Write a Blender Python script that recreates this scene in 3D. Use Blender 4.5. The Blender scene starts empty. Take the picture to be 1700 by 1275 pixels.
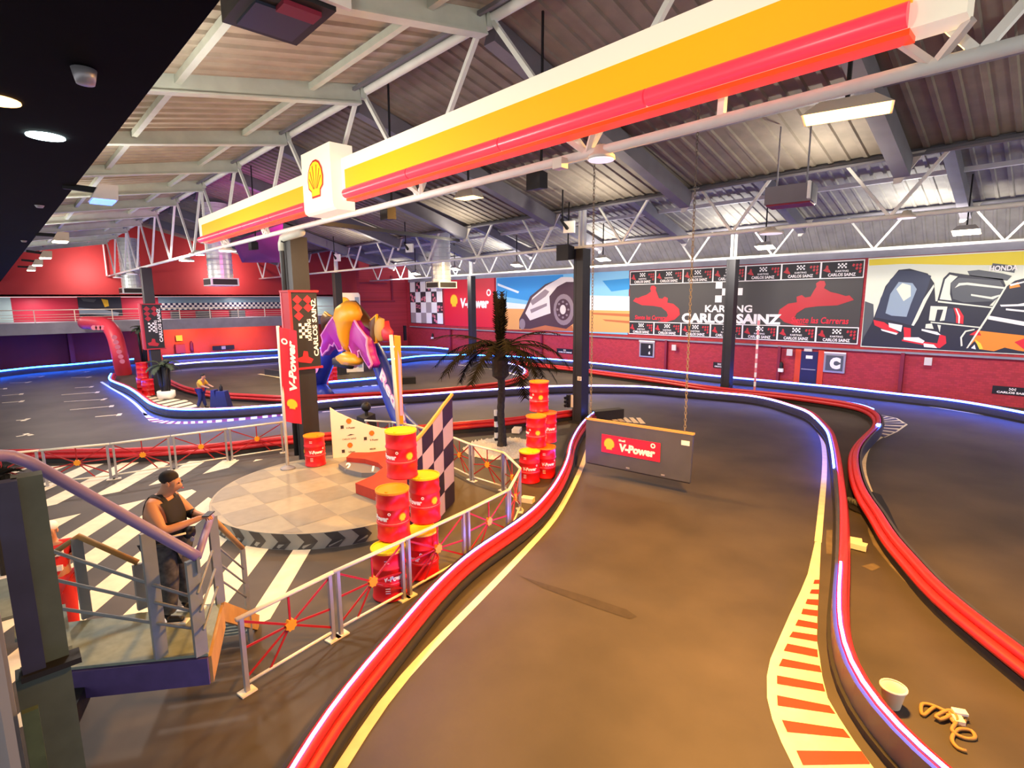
import bpy, bmesh, math, random
from mathutils import Vector as V, Matrix
random.seed(7)
C = bpy.context.scene.collection
PI = math.pi
# ---------------------------------------------------------------- camera
CR = V((0.68906438, 0.72465147, -0.00839803)); CU = V((-0.10628977, 0.11251936, 0.98794832)); CD = V((-0.71686314, 0.67986737, -0.15455612))
F = 890.0; H = 5.0
def ray(px, py): return (px-850)*CR-(py-637.5)*CU+F*CD
def G(px, py, z=0.0):
    v = ray(px, py); t = (z-H)/v.z; return V((v.x*t, v.y*t, z))
def onY(px, py, Y):
    v = ray(px, py); t = Y/v.y; return V((v.x*t, Y, H+v.z*t))
def onX(px, py, X):
    v = ray(px, py); t = X/v.x; return V((X, v.y*t, H+v.z*t))
def onP(px, py, P0, n):
    v = ray(px, py); t = (P0-V((0, 0, H))).dot(n)/v.dot(n); return V((0, 0, H))+v*t
def zat(px, py, b):
    v = ray(px, py); return H+v.z/math.hypot(v.x, v.y)*math.hypot(b.x, b.y)
cam = bpy.data.cameras.new('camera'); cam.sensor_width = 36; cam.lens = 36*F/1700; cam.clip_end = 300
co = bpy.data.objects.new('camera', cam); C.objects.link(co)
m = Matrix((CR, CU, -CD)).transposed().to_4x4(); m.translation = V((0, 0, H)); co.matrix_world = m
bpy.context.scene.camera = co
# ---------------------------------------------------------------- materials
def lin(h):
    if isinstance(h, str):
        h = h.lstrip('#'); c = [int(h[i:i+2], 16)/255 for i in (0, 2, 4)]
    else: c = h
    return tuple(x/12.92 if x <= .04045 else ((x+.055)/1.055)**2.4 for x in c)+(1,)
def mat(name, col, rough=.5, metal=0, emit=0, ecol=None, noise=0, scale=5, bump=0, col2=None, kind='noise', spec=.5):
    M = bpy.data.materials.new(name); M.use_nodes = True; nt = M.node_tree; b = nt.nodes['Principled BSDF']
    c = lin(col); b.inputs['Base Color'].default_value = c; b.inputs['Roughness'].default_value = rough; b.inputs['Metallic'].default_value = metal
    b.inputs['Specular IOR Level'].default_value = spec
    if emit:
        b.inputs['Emission Color'].default_value = lin(ecol) if isinstance(ecol, str) else ((tuple(ecol)+(1,)) if ecol else c); b.inputs['Emission Strength'].default_value = emit
    if noise or bump:
        tc = nt.nodes.new('ShaderNodeTexCoord'); n = nt.nodes.new('ShaderNodeTexNoise' if kind == 'noise' else 'ShaderNodeTexBrick')
        n.inputs['Scale'].default_value = scale
        fac = n.outputs[0]
        if kind == 'noise': n.inputs['Detail'].default_value = 6; nt.links.new(tc.outputs['Object'], n.inputs['Vector'])
        else:
            mp = nt.nodes.new('ShaderNodeMapping'); mp.inputs['Rotation'].default_value = (PI/2, 0, 0); nt.links.new(tc.outputs['Object'], mp.inputs['Vector']); nt.links.new(mp.outputs[0], n.inputs['Vector'])
            n.inputs['Color1'].default_value = (.2, .2, .2, 1); n.inputs['Color2'].default_value = (.9, .9, .9, 1); n.inputs['Mortar'].default_value = (0, 0, 0, 1); n.inputs['Mortar Size'].default_value = .03
        if noise:
            r = nt.nodes.new('ShaderNodeValToRGB'); c2 = lin(col2) if col2 else tuple(x*(1-noise) for x in c[:3])+(1,)
            r.color_ramp.elements[0].color = c2; r.color_ramp.elements[1].color = tuple(min(1, x*(1+noise*.5)) for x in c[:3])+(1,)
            r.color_ramp.elements[0].position = .3; r.color_ramp.elements[1].position = .7
            nt.links.new(fac, r.inputs[0]); nt.links.new(r.outputs[0], b.inputs['Base Color'])
        if bump:
            bp = nt.nodes.new('ShaderNodeBump'); bp.inputs['Strength'].default_value = bump; bp.inputs['Distance'].default_value = .02
            nt.links.new(fac, bp.inputs['Height']); nt.links.new(bp.outputs[0], b.inputs['Normal'])
    return M
M = {}
def mk(k, *a, **kw): M[k] = mat(k, *a, **kw)
mk('asphalt', '#443e39', .62, noise=.42, scale=.55, bump=.15)
mk('dark_streak', '#342d28', .7, noise=.3, scale=6)
mk('dust', '#62584d', .9, noise=.3, scale=3)
mk('line', '#e8dcc0', .6, noise=.12, scale=4)
mk('kerb_red', '#cf2f18', .6, noise=.15, scale=6)
mk('brick', '#a92c36', .7, noise=.16, scale=2.4, kind='brick', bump=.15)
mk('red_wall', '#ad2c2c', .6, noise=.1, scale=.7)
mk('dark_red', '#7d1430', .6, noise=.12, scale=.8)
mk('orange_wall', '#d8431f', .6, noise=.1, scale=.8)
mk('pink_panel', '#cc2444', .5)
mk('concrete', '#8c8c94', .7, noise=.15, scale=1.5)
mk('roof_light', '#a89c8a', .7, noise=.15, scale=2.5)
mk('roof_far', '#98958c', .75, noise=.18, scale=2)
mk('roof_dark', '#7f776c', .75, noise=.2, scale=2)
mk('steel', '#c3cabd', .5, noise=.1, scale=3)
mk('truss', '#e6e8e2', .45, noise=.06, scale=4)
mk('beam_dark', '#74737a', .6, noise=.1, scale=2)
mk('black', '#0b0a0e', .6)
mk('soffit', '#09080c', .95, noise=.2, scale=4, spec=.1)
mk('black_gloss', '#141418', .3)
mk('column', '#232326', .5, noise=.15, scale=3)
mk('rubber', '#1c1a1c', .7, noise=.25, scale=5)
mk('panel', '#3a3a46', .45, noise=.12, scale=3)
mk('red_tube', '#b9262d', .38, noise=.08, scale=5)
mk('led', '#ffffff', .5, emit=30, ecol=(.03, .11, 1.0))
mk('led_cyan', '#ffffff', .5, emit=46, ecol=(.005, .12, 1.0))
mk('led_white', '#ffffff', .5, emit=16, ecol=(.22, .24, 1.0))
mk('drum_red', '#d6171f', .32)
mk('drum_yellow', '#f2c414', .35)
mk('drum_orange', '#ef8f1c', .35)
mk('white', '#f2efe8', .5)
mk('white_metal', '#d9d4cc', .45)
mk('cream', '#efe5cf', .6)
mk('tan', '#c59a55', .6)
mk('rail_paint', '#e3dcc8', .45)
mk('galv', '#a4a3a8', .4, metal=.4)
mk('spoke', '#a31717', .5)
mk('hub', '#e79a18', .5)
mk('stair', '#7c8286', .5, noise=.12, scale=4)
mk('stair_rail', '#7a6a9a', .45)
mk('stair_plate', '#7e8a80', .6, noise=.2, scale=9)
mk('stair_tan', '#a8834a', .6, noise=.2, scale=5)
mk('stair_purple', '#4f3f74', .6, noise=.2, scale=5)
mk('green_steel', '#46524a', .55, noise=.2, scale=4)
mk('blue_steel', '#2a2c4a', .5, noise=.2, scale=4)
mk('sign_white', '#f3ecd4', .5, emit=.32, ecol='#fff3d8')
mk('sign_yellow', '#f7b004', .5, emit=.36, ecol='#ffb40c')
mk('sign_red', '#f04050', .3, emit=.5, ecol='#ff3a50')
mk('sign_orange', '#e8460a', .4, emit=.55, ecol='#ff3a00')
mk('sign_grey', '#8a8177', .6)
mk('logo_yellow', '#ffdc10', .5, emit=.25, ecol='#ffe030')
mk('logo_red', '#d8301c', .5)
mk('poster_red', '#d51f33', .5)
mk('vp_red', '#d91f3a', .5)
mk('charcoal', '#3b3939', .55)
mk('banner_dark', '#1d1c20', .6)
mk('banner_red', '#b01f30', .6)
mk('emblem_y', '#f6c52a', .5)
mk('emblem_o', '#ef7d1e', .5)
mk('gate_grey', '#4c4e56', .5, noise=.12, scale=2)
mk('bark', '#3e3834', .9, noise=.3, scale=12, bump=.5)
mk('frond', '#0d0d0b', .95, noise=.3, scale=6, spec=.1)
mk('frond_green', '#3c4a34', .7, noise=.3, scale=6)
mk('gravel', '#e6e2d4', .8, noise=.2, scale=20)
mk('skin', '#b98463', .55)
mk('hair', '#1d1512', .8)
mk('tank', '#141318', .8)
mk('camo', '#4a4947', .85, noise=.5, scale=14, col2='#25252a')
mk('shoe', '#121214', .6)
mk('bag', '#101014', .6)
mk('suit_red', '#c8201c', .6)
mk('suit_white', '#e8e4e0', .6)
mk('yellow_shirt', '#d8a021', .7)
mk('blue_cloth', '#1c2a7a', .7)
mk('arch_blue', '#1e2f9a', .4)
mk('arch_purple', '#b0179a', .4)
mk('arch_yellow', '#f0a81e', .4)
mk('arch_pink', '#f59ad0', .5)
mk('arch_brown', '#5b3a1e', .5)
mk('arch_red', '#d63a4c', .45)
mk('duct', '#d5dcd6', .35, metal=.35, noise=.05, scale=3)
mk('grille', '#2a2622', .6)
mk('lamp_body', '#cfc9bd', .4)
mk('lamp_on', '#ffffff', .4, emit=14, ecol=(1, .86, .62))
mk('lamp_warm', '#ffffff', .4, emit=5, ecol=(1, .5, .13))
mk('lamp_cool', '#ffffff', .4, emit=16, ecol=(.75, 1, 1))
mk('lamp_blue', '#ffffff', .4, emit=3, ecol=(.01, .14, 1))
mk('lens', '#d8d0dc', .2, emit=.6, ecol=(1, .9, 1))
mk('sky_blue', '#2a8fd0', .6)
mk('sky_mid', '#7fc0e2', .6)
mk('sky_pale', '#d8e6ea', .6)
mk('sand', '#e0a25c', .6)
mk('sand_dark', '#b4673a', .6)
mk('car_white', '#ddd3cb', .6)
mk('car_dark', '#4a3038', .6)
mk('car_grey', '#8d7c80', .6)
mk('f1_yellow', '#e6d13c', .6)
mk('f1_pale', '#dde3cf', .6)
mk('f1_navy', '#1d2436', .5)
mk('f1_tyre', '#2d3850', .5)
mk('f1_sheen', '#8ea3b4', .5)
mk('f1_orange', '#ee8a2a', .5)
mk('f1_grey', '#4e545a', .5)
mk('photo_dark', '#3a3134', .6)
mk('photo_grey', '#a59a97', .6)
mk('glass_blue', '#7fa0ae', .2)
mk('glass_pale', '#b9dcd8', .3)
mk('door_blue', '#1a1c4e', .5)
mk('rope', '#7f776b', .9)
mk('rope_pink', '#d9a0a0', .9)
mk('stripe_pink', '#e0808c', .7)
mk('hose', '#9a7a44', .6)
mk('text_white', '#f6f2ee', .5)
mk('text_red', '#b8202e', .5)
mk('podium_a', '#827e74', .5, noise=.1, scale=5)
mk('podium_b', '#96907f', .5, noise=.1, scale=5)
mk('chev_dark', '#3f3f3e', .55)
mk('chev_light', '#8f938c', .55)
mk('step_red', '#b5331f', .6, noise=.1, scale=6)
mk('step_grey', '#77757a', .5)
mk('check_purple', '#20182c', .5)
mk('check_lilac', '#b5a6c0', .5)
mk('magenta', '#8a2a6a', .6)
# ---------------------------------------------------------------- mesh builder
def wloc(o):
    p = V((0, 0, 0))
    while o is not None: p = p+o.location; o = o.parent
    return p
class MB:
    def __init__(s): s.v = []; s.f = []; s.mi = []; s.cur = 0
    def add(s, vs, fs):
        o = len(s.v); s.v += [V(x) for x in vs]
        for f in fs: s.f.append(tuple(i+o for i in f)); s.mi.append(s.cur)
        return s
    def box(s, c, size, rz=0):
        a, b, h = [x/2 for x in size]; c = V(c); R = Matrix.Rotation(rz, 3, 'Z')
        vs = [c+R@V((x, y, z)) for z in (-h, h) for x, y in ((-a, -b), (a, -b), (a, b), (-a, b))]
        return s.add(vs, [(3, 2, 1, 0), (4, 5, 6, 7), (0, 1, 5, 4), (1, 2, 6, 5), (2, 3, 7, 6), (3, 0, 4, 7)])
    def bar(s, p, q, w, h=None, up=V((0, 0, 1))):
        p = V(p); q = V(q); h = h or w; d = (q-p).normalized(); x = d.cross(up)
        if x.length < 1e-4: x = d.cross(V((1, 0, 0)))
        x.normalize(); y = x.cross(d); vs = []
        for e in (p, q): vs += [e+x*a*w/2+y*b*h/2 for a, b in ((-1, -1), (1, -1), (1, 1), (-1, 1))]
        return s.add(vs, [(3, 2, 1, 0), (4, 5, 6, 7), (0, 1, 5, 4), (1, 2, 6, 5), (2, 3, 7, 6), (3, 0, 4, 7)])
    def tube(s, pts, r, n=8, closed=False):
        pts = [V(p) for p in pts]; k = len(pts); vs = []; fs = []
        rs = r if isinstance(r, (list, tuple)) else [r]*k; ref = None
        for i, p in enumerate(pts):
            a = pts[i-1] if (i > 0 or closed) else p; b = pts[(i+1) % k] if (i < k-1 or closed) else p
            d = (b-a).normalized()
            if ref is None: ref = d.cross(V((0, 0, 1)));  ref = ref if ref.length > .05 else d.cross(V((1, 0, 0)))
            x = (ref-d*ref.dot(d)).normalized(); ref = x; y = d.cross(x)
            vs += [p+(x*math.cos(t)+y*math.sin(t))*rs[i] for t in [2*PI*j/n for j in range(n)]]
        for i in range(k if closed else k-1):
            j2 = (i+1) % k
            for j in range(n): fs.append((i*n+j, i*n+(j+1) % n, j2*n+(j+1) % n, j2*n+j))
        if not closed: fs += [tuple(range(n-1, -1, -1)), tuple((k-1)*n+j for j in range(n))]
        return s.add(vs, fs)
    def lathe(s, prof, c, n=24, cap=True):
        c = V(c); vs = []; fs = []
        for r, z in prof: vs += [c+V((r*math.cos(2*PI*j/n), r*math.sin(2*PI*j/n), z)) for j in range(n)]
        for i in range(len(prof)-1):
            for j in range(n): fs.append((i*n+j, i*n+(j+1) % n, (i+1)*n+(j+1) % n, (i+1)*n+j))
        if cap: fs += [tuple(range(n-1, -1, -1)), tuple((len(prof)-1)*n+j for j in range(n))]
        return s.add(vs, fs)
    def prism(s, poly, ext):
        n = len(poly); ext = V(ext); vs = [V(p) for p in poly]+[V(p)+ext for p in poly]
        return s.add(vs, [tuple(range(n-1, -1, -1)), tuple(range(n, 2*n))]+[(i, (i+1) % n, n+(i+1) % n, n+i) for i in range(n)])
    def poly(s, pts): return s.add(pts, [tuple(range(len(pts)))])
    def grid(s, rows):
        n = len(rows[0]); vs = [p for r in rows for p in r]
        return s.add(vs, [(i*n+j, i*n+j+1, (i+1)*n+j+1, (i+1)*n+j) for i in range(len(rows)-1) for j in range(n-1)])
    def sphere(s, c, rad, n=12, k=8):
        c = V(c); rad = rad if isinstance(rad, (tuple, list)) else (rad,)*3
        rows = [[c+V((rad[0]*math.sin(PI*i/k)*math.cos(2*PI*j/n), rad[1]*math.sin(PI*i/k)*math.sin(2*PI*j/n), rad[2]*math.cos(PI*i/k))) for j in range(n+1)] for i in range(k+1)]
        return s.grid(rows)
    def sweep(s, path, prof):   # path: list of (point, normal2d) ; prof: list of (offset, z)
        n = len(prof); vs = []; fs = []
        for p, nn in path: vs += [V((p.x+nn.x*o, p.y+nn.y*o, z)) for o, z in prof]
        for i in range(len(path)-1):
            for j in range(n): fs.append((i*n+j, i*n+(j+1) % n, (i+1)*n+(j+1) % n, (i+1)*n+j))
        fs += [tuple(range(n-1, -1, -1)), tuple((len(path)-1)*n+j for j in range(n))]
        return s.add(vs, fs)
    def build(s, name, mats, parent=None, smooth=False, loc=None):
        me = bpy.data.meshes.new(name); o = bpy.data.objects.new(name, me); C.objects.link(o)
        if parent is not None: o.parent = parent; off = wloc(parent)
        else: off = V(loc) if loc is not None else V((0, 0, 0)); o.location = off
        me.from_pydata([tuple(v-off) for v in s.v], [], s.f)
        if not isinstance(mats, (list, tuple)): mats = [mats]
        for m_ in mats: me.materials.append(M[m_])
        for p, i in zip(me.polygons, s.mi): p.material_index = i; p.use_smooth = smooth
        me.update(); return o
def tag(o, label=None, cat=None, group=None, kind=None):
    if label: o['label'] = label
    if cat: o['category'] = cat
    if group: o['group'] = group
    if kind: o['kind'] = kind
    return o
def thing(name, label, cat, loc, group=None):
    o = bpy.data.objects.new(name, None); C.objects.link(o); o.location = V(loc); o.empty_display_size = .1
    return tag(o, label, cat, group)
def struct(name, mb, mats, smooth=False): return tag(mb.build(name, mats, None, smooth), kind='structure')
def solo(name, mb, mats, label, cat, loc, group=None, smooth=False): return tag(mb.build(name, mats, None, smooth, loc), label, cat, group)
def copy_tree(o, parent=None):
    c = o.copy(); C.objects.link(c)
    if parent is not None: c.parent = parent
    for ch in list(o.children): copy_tree(ch, c)
    return c
def smooth(pts, step=.35, closed=False):
    pts = [V(p) for p in pts]; n = len(pts); out = []
    for i in range(n if closed else n-1):
        if closed: a, b, c, d = pts[i-1], pts[i], pts[(i+1) % n], pts[(i+2) % n]
        else: b, c = pts[i], pts[i+1]; a = pts[i-1] if i else b*2-c; d = pts[i+2] if i+2 < n else c*2-b
        k = max(1, int((c-b).length/step))
        for j in range(k):
            t = j/k; out.append(.5*((2*b)+(c-a)*t+(2*a-5*b+4*c-d)*t*t+(3*b-a-3*c+d)*t**3))
    if not closed: out.append(pts[-1])
    return out
def relax(pts, it=2):
    for _ in range(it): pts = [pts[0]]+[(pts[i-1]+pts[i]*2+pts[i+1])/4 for i in range(1, len(pts)-1)]+[pts[-1]]
    return pts
def frames(P):
    out = []
    for i, p in enumerate(P):
        d = P[min(i+1, len(P)-1)]-P[max(i-1, 0)]; n = V((d.y, -d.x, 0)); n.normalize(); out.append((p, n))   # right-hand side of travel
    return out
_tc = {}
def text2d(s, bold=.02):
    k = (s, bold)
    if k in _tc: return _tc[k]
    cu = bpy.data.curves.new('t', 'FONT'); cu.body = s; cu.size = 1; cu.offset = bold; cu.resolution_u = 3; cu.fill_mode = 'FRONT'
    o = bpy.data.objects.new('t', cu); me = bpy.data.meshes.new_from_object(o)
    vs = [v.co.copy() for v in me.vertices]; fs = [tuple(p.vertices) for p in me.polygons]
    bpy.data.objects.remove(o); bpy.data.curves.remove(cu); bpy.data.meshes.remove(me)
    x0 = min(v.x for v in vs); x1 = max(v.x for v in vs); y0 = min(v.y for v in vs); y1 = max(v.y for v in vs)
    r = ([((v.x-(x0+x1)/2)/(y1-y0), (v.y-(y0+y1)/2)/(y1-y0)) for v in vs], fs, (x1-x0)/(y1-y0)); _tc[k] = r; return r
def add_text(mb, s, c, xv, yv, h, w=None, bold=.02, shear=0):   # centred text: height h, optional width w
    vs, fs, asp = text2d(s, bold); sx = (w/asp if w else h); c = V(c)
    return mb.add([c+V(xv)*((x+shear*y)*sx)+V(yv)*(y*h) for x, y in vs], fs)
XV = V((1, 0, 0)); ZV = V((0, 0, 1))
PECT = [(-.27, -.5), (.27, -.5), (.29, -.33), (.47, -.22), (.5, .02), (.44, .24), (.29, .42), (.1, .5), (-.1, .5), (-.29, .42), (-.44, .24), (-.5, .02), (-.47, -.22), (-.29, -.33)]
def pecten(my, mr, c, xv, yv, s, nrm, ribs=True):
    c = V(c); nrm = V(nrm)
    mr.poly([c+xv*x*s*1.12+yv*y*s*1.12 for x, y in PECT])
    my.poly([c+xv*x*s+yv*y*s+nrm*.006 for x, y in PECT])
    if ribs:
        for x, y in ((-.42, .05), (-.33, .26), (-.14, .4), (.14, .4), (.33, .26), (.42, .05)):
            a = c+nrm*.012+yv*(-.3*s)+xv*(x*.3*s); b = c+nrm*.012+xv*x*s+yv*y*s; t = (b-a).cross(nrm).normalized()*s*.02
            mr.poly([a-t*.6, a+t*.6, b+t, b-t])
def tri(mb, pts): return mb.poly(pts)
def disc(c, xv, yv, r, n=16): return [V(c)+xv*(r*math.cos(2*PI*i/n))+yv*(r*math.sin(2*PI*i/n)) for i in range(n)]
def clip(poly, region):
    out = poly
    for i in range(len(region)):
        a, b = region[i], region[(i+1) % len(region)]; inp = out; out = []
        if not inp: return []
        ins = lambda p: (b[0]-a[0])*(p[1]-a[1])-(b[1]-a[1])*(p[0]-a[0]) >= 0
        for j in range(len(inp)):
            p, q = inp[j-1], inp[j]
            if ins(p) != ins(q):
                dx, dy = b[0]-a[0], b[1]-a[1]; den = dx*(q[1]-p[1])-dy*(q[0]-p[0]); t = (dy*(p[0]-a[0])-dx*(p[1]-a[1]))/den
                out.append((p[0]+(q[0]-p[0])*t, p[1]+(q[1]-p[1])*t))
            if ins(q): out.append(q)
    return out
# ---------------------------------------------------------------- setting
YA, YB, YC, YW = 6.1, 16.9, 27.6, 33.0
struct('floor', MB().box((-24, 14, -.1), (76, 48, .2)), 'asphalt')
def ceil(y0, z0, y1, z1, m, x0=-50, x1=7, pitch=.42):
    a = []; x = x0
    while x < x1:
        a += [(x, 0), (x+.27, 0), (x+.30, .05), (x+.39, .05)]; x += pitch
    r0 = [V((x, y0, z0-h)) for x, h in a]; r1 = [V((x, y1, z1-h)) for x, h in a]
    mb = MB(); mb.grid([r0, r1]); return struct('ceiling', mb, m)
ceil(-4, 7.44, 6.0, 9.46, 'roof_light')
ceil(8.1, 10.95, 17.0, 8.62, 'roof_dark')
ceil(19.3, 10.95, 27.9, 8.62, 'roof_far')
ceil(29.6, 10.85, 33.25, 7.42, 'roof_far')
for k, (y0, z0, y1, z1) in enumerate(((6.0, 9.5, 8.1, 11.0), (17.0, 8.66, 19.3, 11.0), (27.9, 8.66, 29.6, 10.9))):
    mb = MB(); mb.add([(-50, y0, z0), (7, y0, z0), (7, y1, z1), (-50, y1, z1)], [(0, 1, 2, 3)]); struct('ceiling', mb, 'beam_dark')
for k, (y, z) in enumerate(((6.02, 9.46), (17.02, 8.6), (27.9, 8.6))):
    mb = MB(); mb.box((-21.5, y+.1, z), (57, .28, .14)); mb.box((-21.5, y-.22, z-.16), (57, .06, .06)); struct('trim_%d' % (k+1), mb, 'beam_dark')
# far wall
mb = MB(); mb.box((-22, YW+.15, 3.68), (60, .3, 7.36)); struct('wall_far', mb, 'brick')
mb = MB()
mb.box((-22, YW-.07, 7.19), (58, .14, .36)); mb.box((-22, YW-.09, 2.22), (58, .16, .1)); struct('trim_4', mb, 'concrete')
mb = MB()
for x in (-43.6, -31, -19.3, -11.9, -5.95): mb.box((x, YW-.1, 1.1), (.16, .2, 2.2))
struct('trim_5', mb, 'dark_red')
# left wall above the mezzanine, gallery and lower walls
mb = MB(); mb.box((-50.15, 11, 8.3), (.3, 30.4, 5.6)); struct('wall_left', mb, 'red_wall')
mb = MB(); mb.box((-51.9, 29.8, 5.5), (.3, 7.2, 11)); mb.box((-51, 26.35, 5.5), (2.0, .3, 11)); struct('wall_corner', mb, 'brick')
mb = MB()
mb.box((-51.7, 28.6, 6.9), (.2, 4, .16)); mb.box((-51.7, 29, 5.0), (.2, 5, .14)); mb.box((-51.7, 31.2, 6.4), (.16, .2, 2.6)); struct('trim_6', mb, 'dark_red')
mb = MB(); mb.box((-53.1, 11, 3.3), (6.2, 30.4, .8)); struct('floor_mezzanine', mb, 'concrete')
mb = MB(); mb.box((-56.1, 2.2, 1.45), (.2, 13, 2.9)); struct('wall_lower', mb, 'dark_red')
mb = MB(); mb.box((-56.1, 17.3, 1.45), (.2, 17.2, 2.9)); struct('wall_lower', mb, 'orange_wall')
mb = MB(); mb.box((-53.2, -3.7, 2), (5.8, .2, 4)); mb.box((-55.3, 3.9, 1.45), (1.4, .3, 2.9)); struct('wall_lower', mb, 'dark_red')
mb = MB(); mb.box((-54.1, 11, 4.6), (.2, 30.4, 1.8)); struct('wall_gallery', mb, 'pink_panel')
mb = MB(); mb.box((-52, 11, 5.6), (4, 30.4, .12)); struct('ceiling_gallery', mb, 'white')
# low black soffit over the camera's balcony
mb = MB(); mb.prism([V((3, -6, 6.5)), V((3, 1.12, 6.5)), V((-3.1, .985, 6.5)), V((-24.7, .69, 6.5)), V((-49.9, .35, 6.5)), V((-49.9, -6, 6.5))], (0, 0, .3)); struct('ceiling_soffit', mb, 'soffit')
# ---------------------------------------------------------------- painted floor markings
Z = .004
def line(name, px, w, m='line', z0=0):
    P = relax(smooth([G(*q) for q in px], .5), 2); mb = MB()
    r0 = []; r1 = []
    for i, (p, n) in enumerate(frames(P)):
        r0.append(p-n*w/2+V((0, 0, Z))); r1.append(p+n*w/2+V((0, 0, Z)))
    mb.grid([r0, r1]); return struct(name, mb, m)
L1 = [(505, 1375), (545, 1305), (566, 1275), (600, 1221), (633, 1167), (667, 1127), (710, 1080), (753, 1037), (817, 973), (867, 920), (893, 893), (921, 861), (937, 833), (956, 798), (968, 769), (976, 745)]
line('track_line', L1, .14)
line('track_line', [(535, 684), (613, 677), (671, 670.8), (700, 667), (752, 662), (827, 656), (879, 653), (975, 649.7), (1058, 651), (1118, 655.5), (1200, 663.4), (1249, 669), (1299, 680.7), (1335, 694), (1355, 712), (1365, 728), (1369, 757), (1368, 795), (1364.5, 833), (1361, 870), (1358, 900)], .13)
line('track_line', [(1470, 722), (1447, 735), (1436.6, 753), (1432.6, 777), (1436.6, 798), (1444.6, 817)], .13)
line('track_line', [(1447, 658.6), (1516, 670.6), (1600, 684), (1700, 700), (1760, 710)], .1)
line('track_line', [(168, 634), (185, 644.7), (203, 655), (220.6, 667), (234.7, 680), (243, 690)], .14)
line('track_line', [(430, 621), (447, 623.5), (466, 627), (490, 632)], .25, 'line')
line('track_line', [(761, 606), (790, 609), (823, 613.5), (845, 619), (862, 624)], .25, 'line')
line('track_line', [(283, 617), (330, 613), (400, 609), (460, 605)], .15, 'line')
# kerb by the right barrier: pale wedge with orange-red blocks
Lk = [(1353, 900), (1341, 953), (1329, 982), (1312, 1018), (1294, 1059), (1279, 1094), (1273, 1123), (1273.5, 1159), (1282, 1194), (1297, 1232), (1318, 1275), (1350, 1325)]
Rk = [(1363, 900), (1360, 965), (1358.5, 990), (1357, 1018), (1356, 1062), (1361, 1094), (1365, 1123), (1374, 1159), (1393, 1192), (1419, 1232), (1450, 1275), (1492, 1325)]
mb = MB(); mb.grid([[G(*q)+V((0, 0, Z)) for q in Lk], [G(*q)+V((0, 0, Z)) for q in Rk]]); struct('kerb_strip', mb, 'line')
mb = MB()
for lt, rt, rb, lb in (((1352, 963), (1360, 963), (1360, 970), (1350, 970)), ((1347, 979), (1360, 979), (1359, 987), (1344, 986)), ((1340, 995), (1359, 996), (1358, 1006), (1337, 1003)),
    ((1333, 1011), (1358, 1014), (1357.5, 1024), (1330, 1020)), ((1325, 1029), (1357, 1035), (1357, 1045), (1320, 1039)), ((1316, 1049), (1356, 1055), (1356.5, 1066), (1310, 1058)),
    ((1307, 1069), (1357, 1079), (1358, 1092), (1301, 1081)), ((1299, 1094), (1361, 1106), (1364, 1117), (1293, 1106)), ((1290, 1122), (1366, 1136), (1370, 1149), (1290, 1136)), ((1290, 1155), (1377, 1172), (1387, 1186), (1291, 1172)),
    ((1298, 1196), (1400, 1211), (1412, 1226), (1307, 1216)), ((1322, 1247), (1430, 1248), (1445, 1269), (1333, 1271)), ((1350, 1300), (1465, 1300), (1480, 1318), (1360, 1318))):
    mb.poly([G(*q)+V((0, 0, 2*Z)) for q in (lt, rt, rb, lb)])
struct('kerb_strip', mb, 'kerb_red')
# kerb at the tip of the right island
mb = MB(); out = [(1463, 689), (1490, 694.6), (1507, 705), (1490, 717), (1469, 726.6)]; inn = [(1462, 692), (1467, 698), (1469, 704), (1466, 714), (1458, 724)]
mb.grid([[G(*q)+V((0, 0, Z)) for q in out], [G(*q)+V((0, 0, Z)) for q in inn]]); struct('kerb_strip', mb, 'line')
mb = MB()
for k in range(9):
    t = (k+.5)/9*4; i = min(3, int(t)); u = t-i; e = .14
    A = lambda L, w: V((L[i][0]+(L[i+1][0]-L[i][0])*w, L[i][1]+(L[i+1][1]-L[i][1])*w, 0))
    a, b, c, d = A(out, u-e), A(out, u+e), A(inn, u+e), A(inn, u-e); a, b = a+(d-a)*.12, b+(c-b)*.12
    mb.poly([G(q.x, q.y)+V((0, 0, 2*Z)) for q in (a, b, c, d)])
struct('kerb_strip', mb, 'panel')
# kerb along the left hook
out = [(236, 684), (240, 691), (249, 700), (275, 703.5), (305, 704), (330, 703), (360, 701.5), (400, 698), (440, 694), (470, 690.5)]
inn = [(243, 687), (252, 692), (268, 697.5), (285, 699.5), (305, 700), (330, 699.3), (360, 697.5), (400, 694), (440, 690), (470, 687)]
mb = MB(); mb.grid([[G(*q)+V((0, 0, Z)) for q in out], [G(*q)+V((0, 0, Z)) for q in inn]]); struct('kerb_strip', mb, 'line')
mb = MB()
for k in range(16):
    t = 1.2+(k+.5)/16*7.8; i = min(8, int(t)); u = t-i; e = .11
    a, b, c, d = A(out, u-e), A(out, u+e), A(inn, u+e), A(inn, u-e)
    mb.poly([G(q.x, q.y)+V((0, 0, 2*Z)) for q in (a, b, c, d)])
struct('kerb_strip', mb, 'dark_red')
mb = MB()
for k in range(6): mb.poly([G(x, y-k*.9)+V((0, 0, Z)) for x, y in ((542+k*15, 645.5), (551+k*15, 645), (550+k*15, 642.5), (541+k*15, 643))])
struct('kerb_strip', mb, 'line')
mb = MB()
for k in range(5): mb.poly([G(x, y)+V((0, 0, Z)) for x, y in ((1008+k*12, 692+k*.4), (1015+k*12, 692+k*.4), (1028+k*11, 699+k*1.1), (1019+k*11, 699+k*1.1))])
struct('kerb_strip', mb, 'line')
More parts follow.
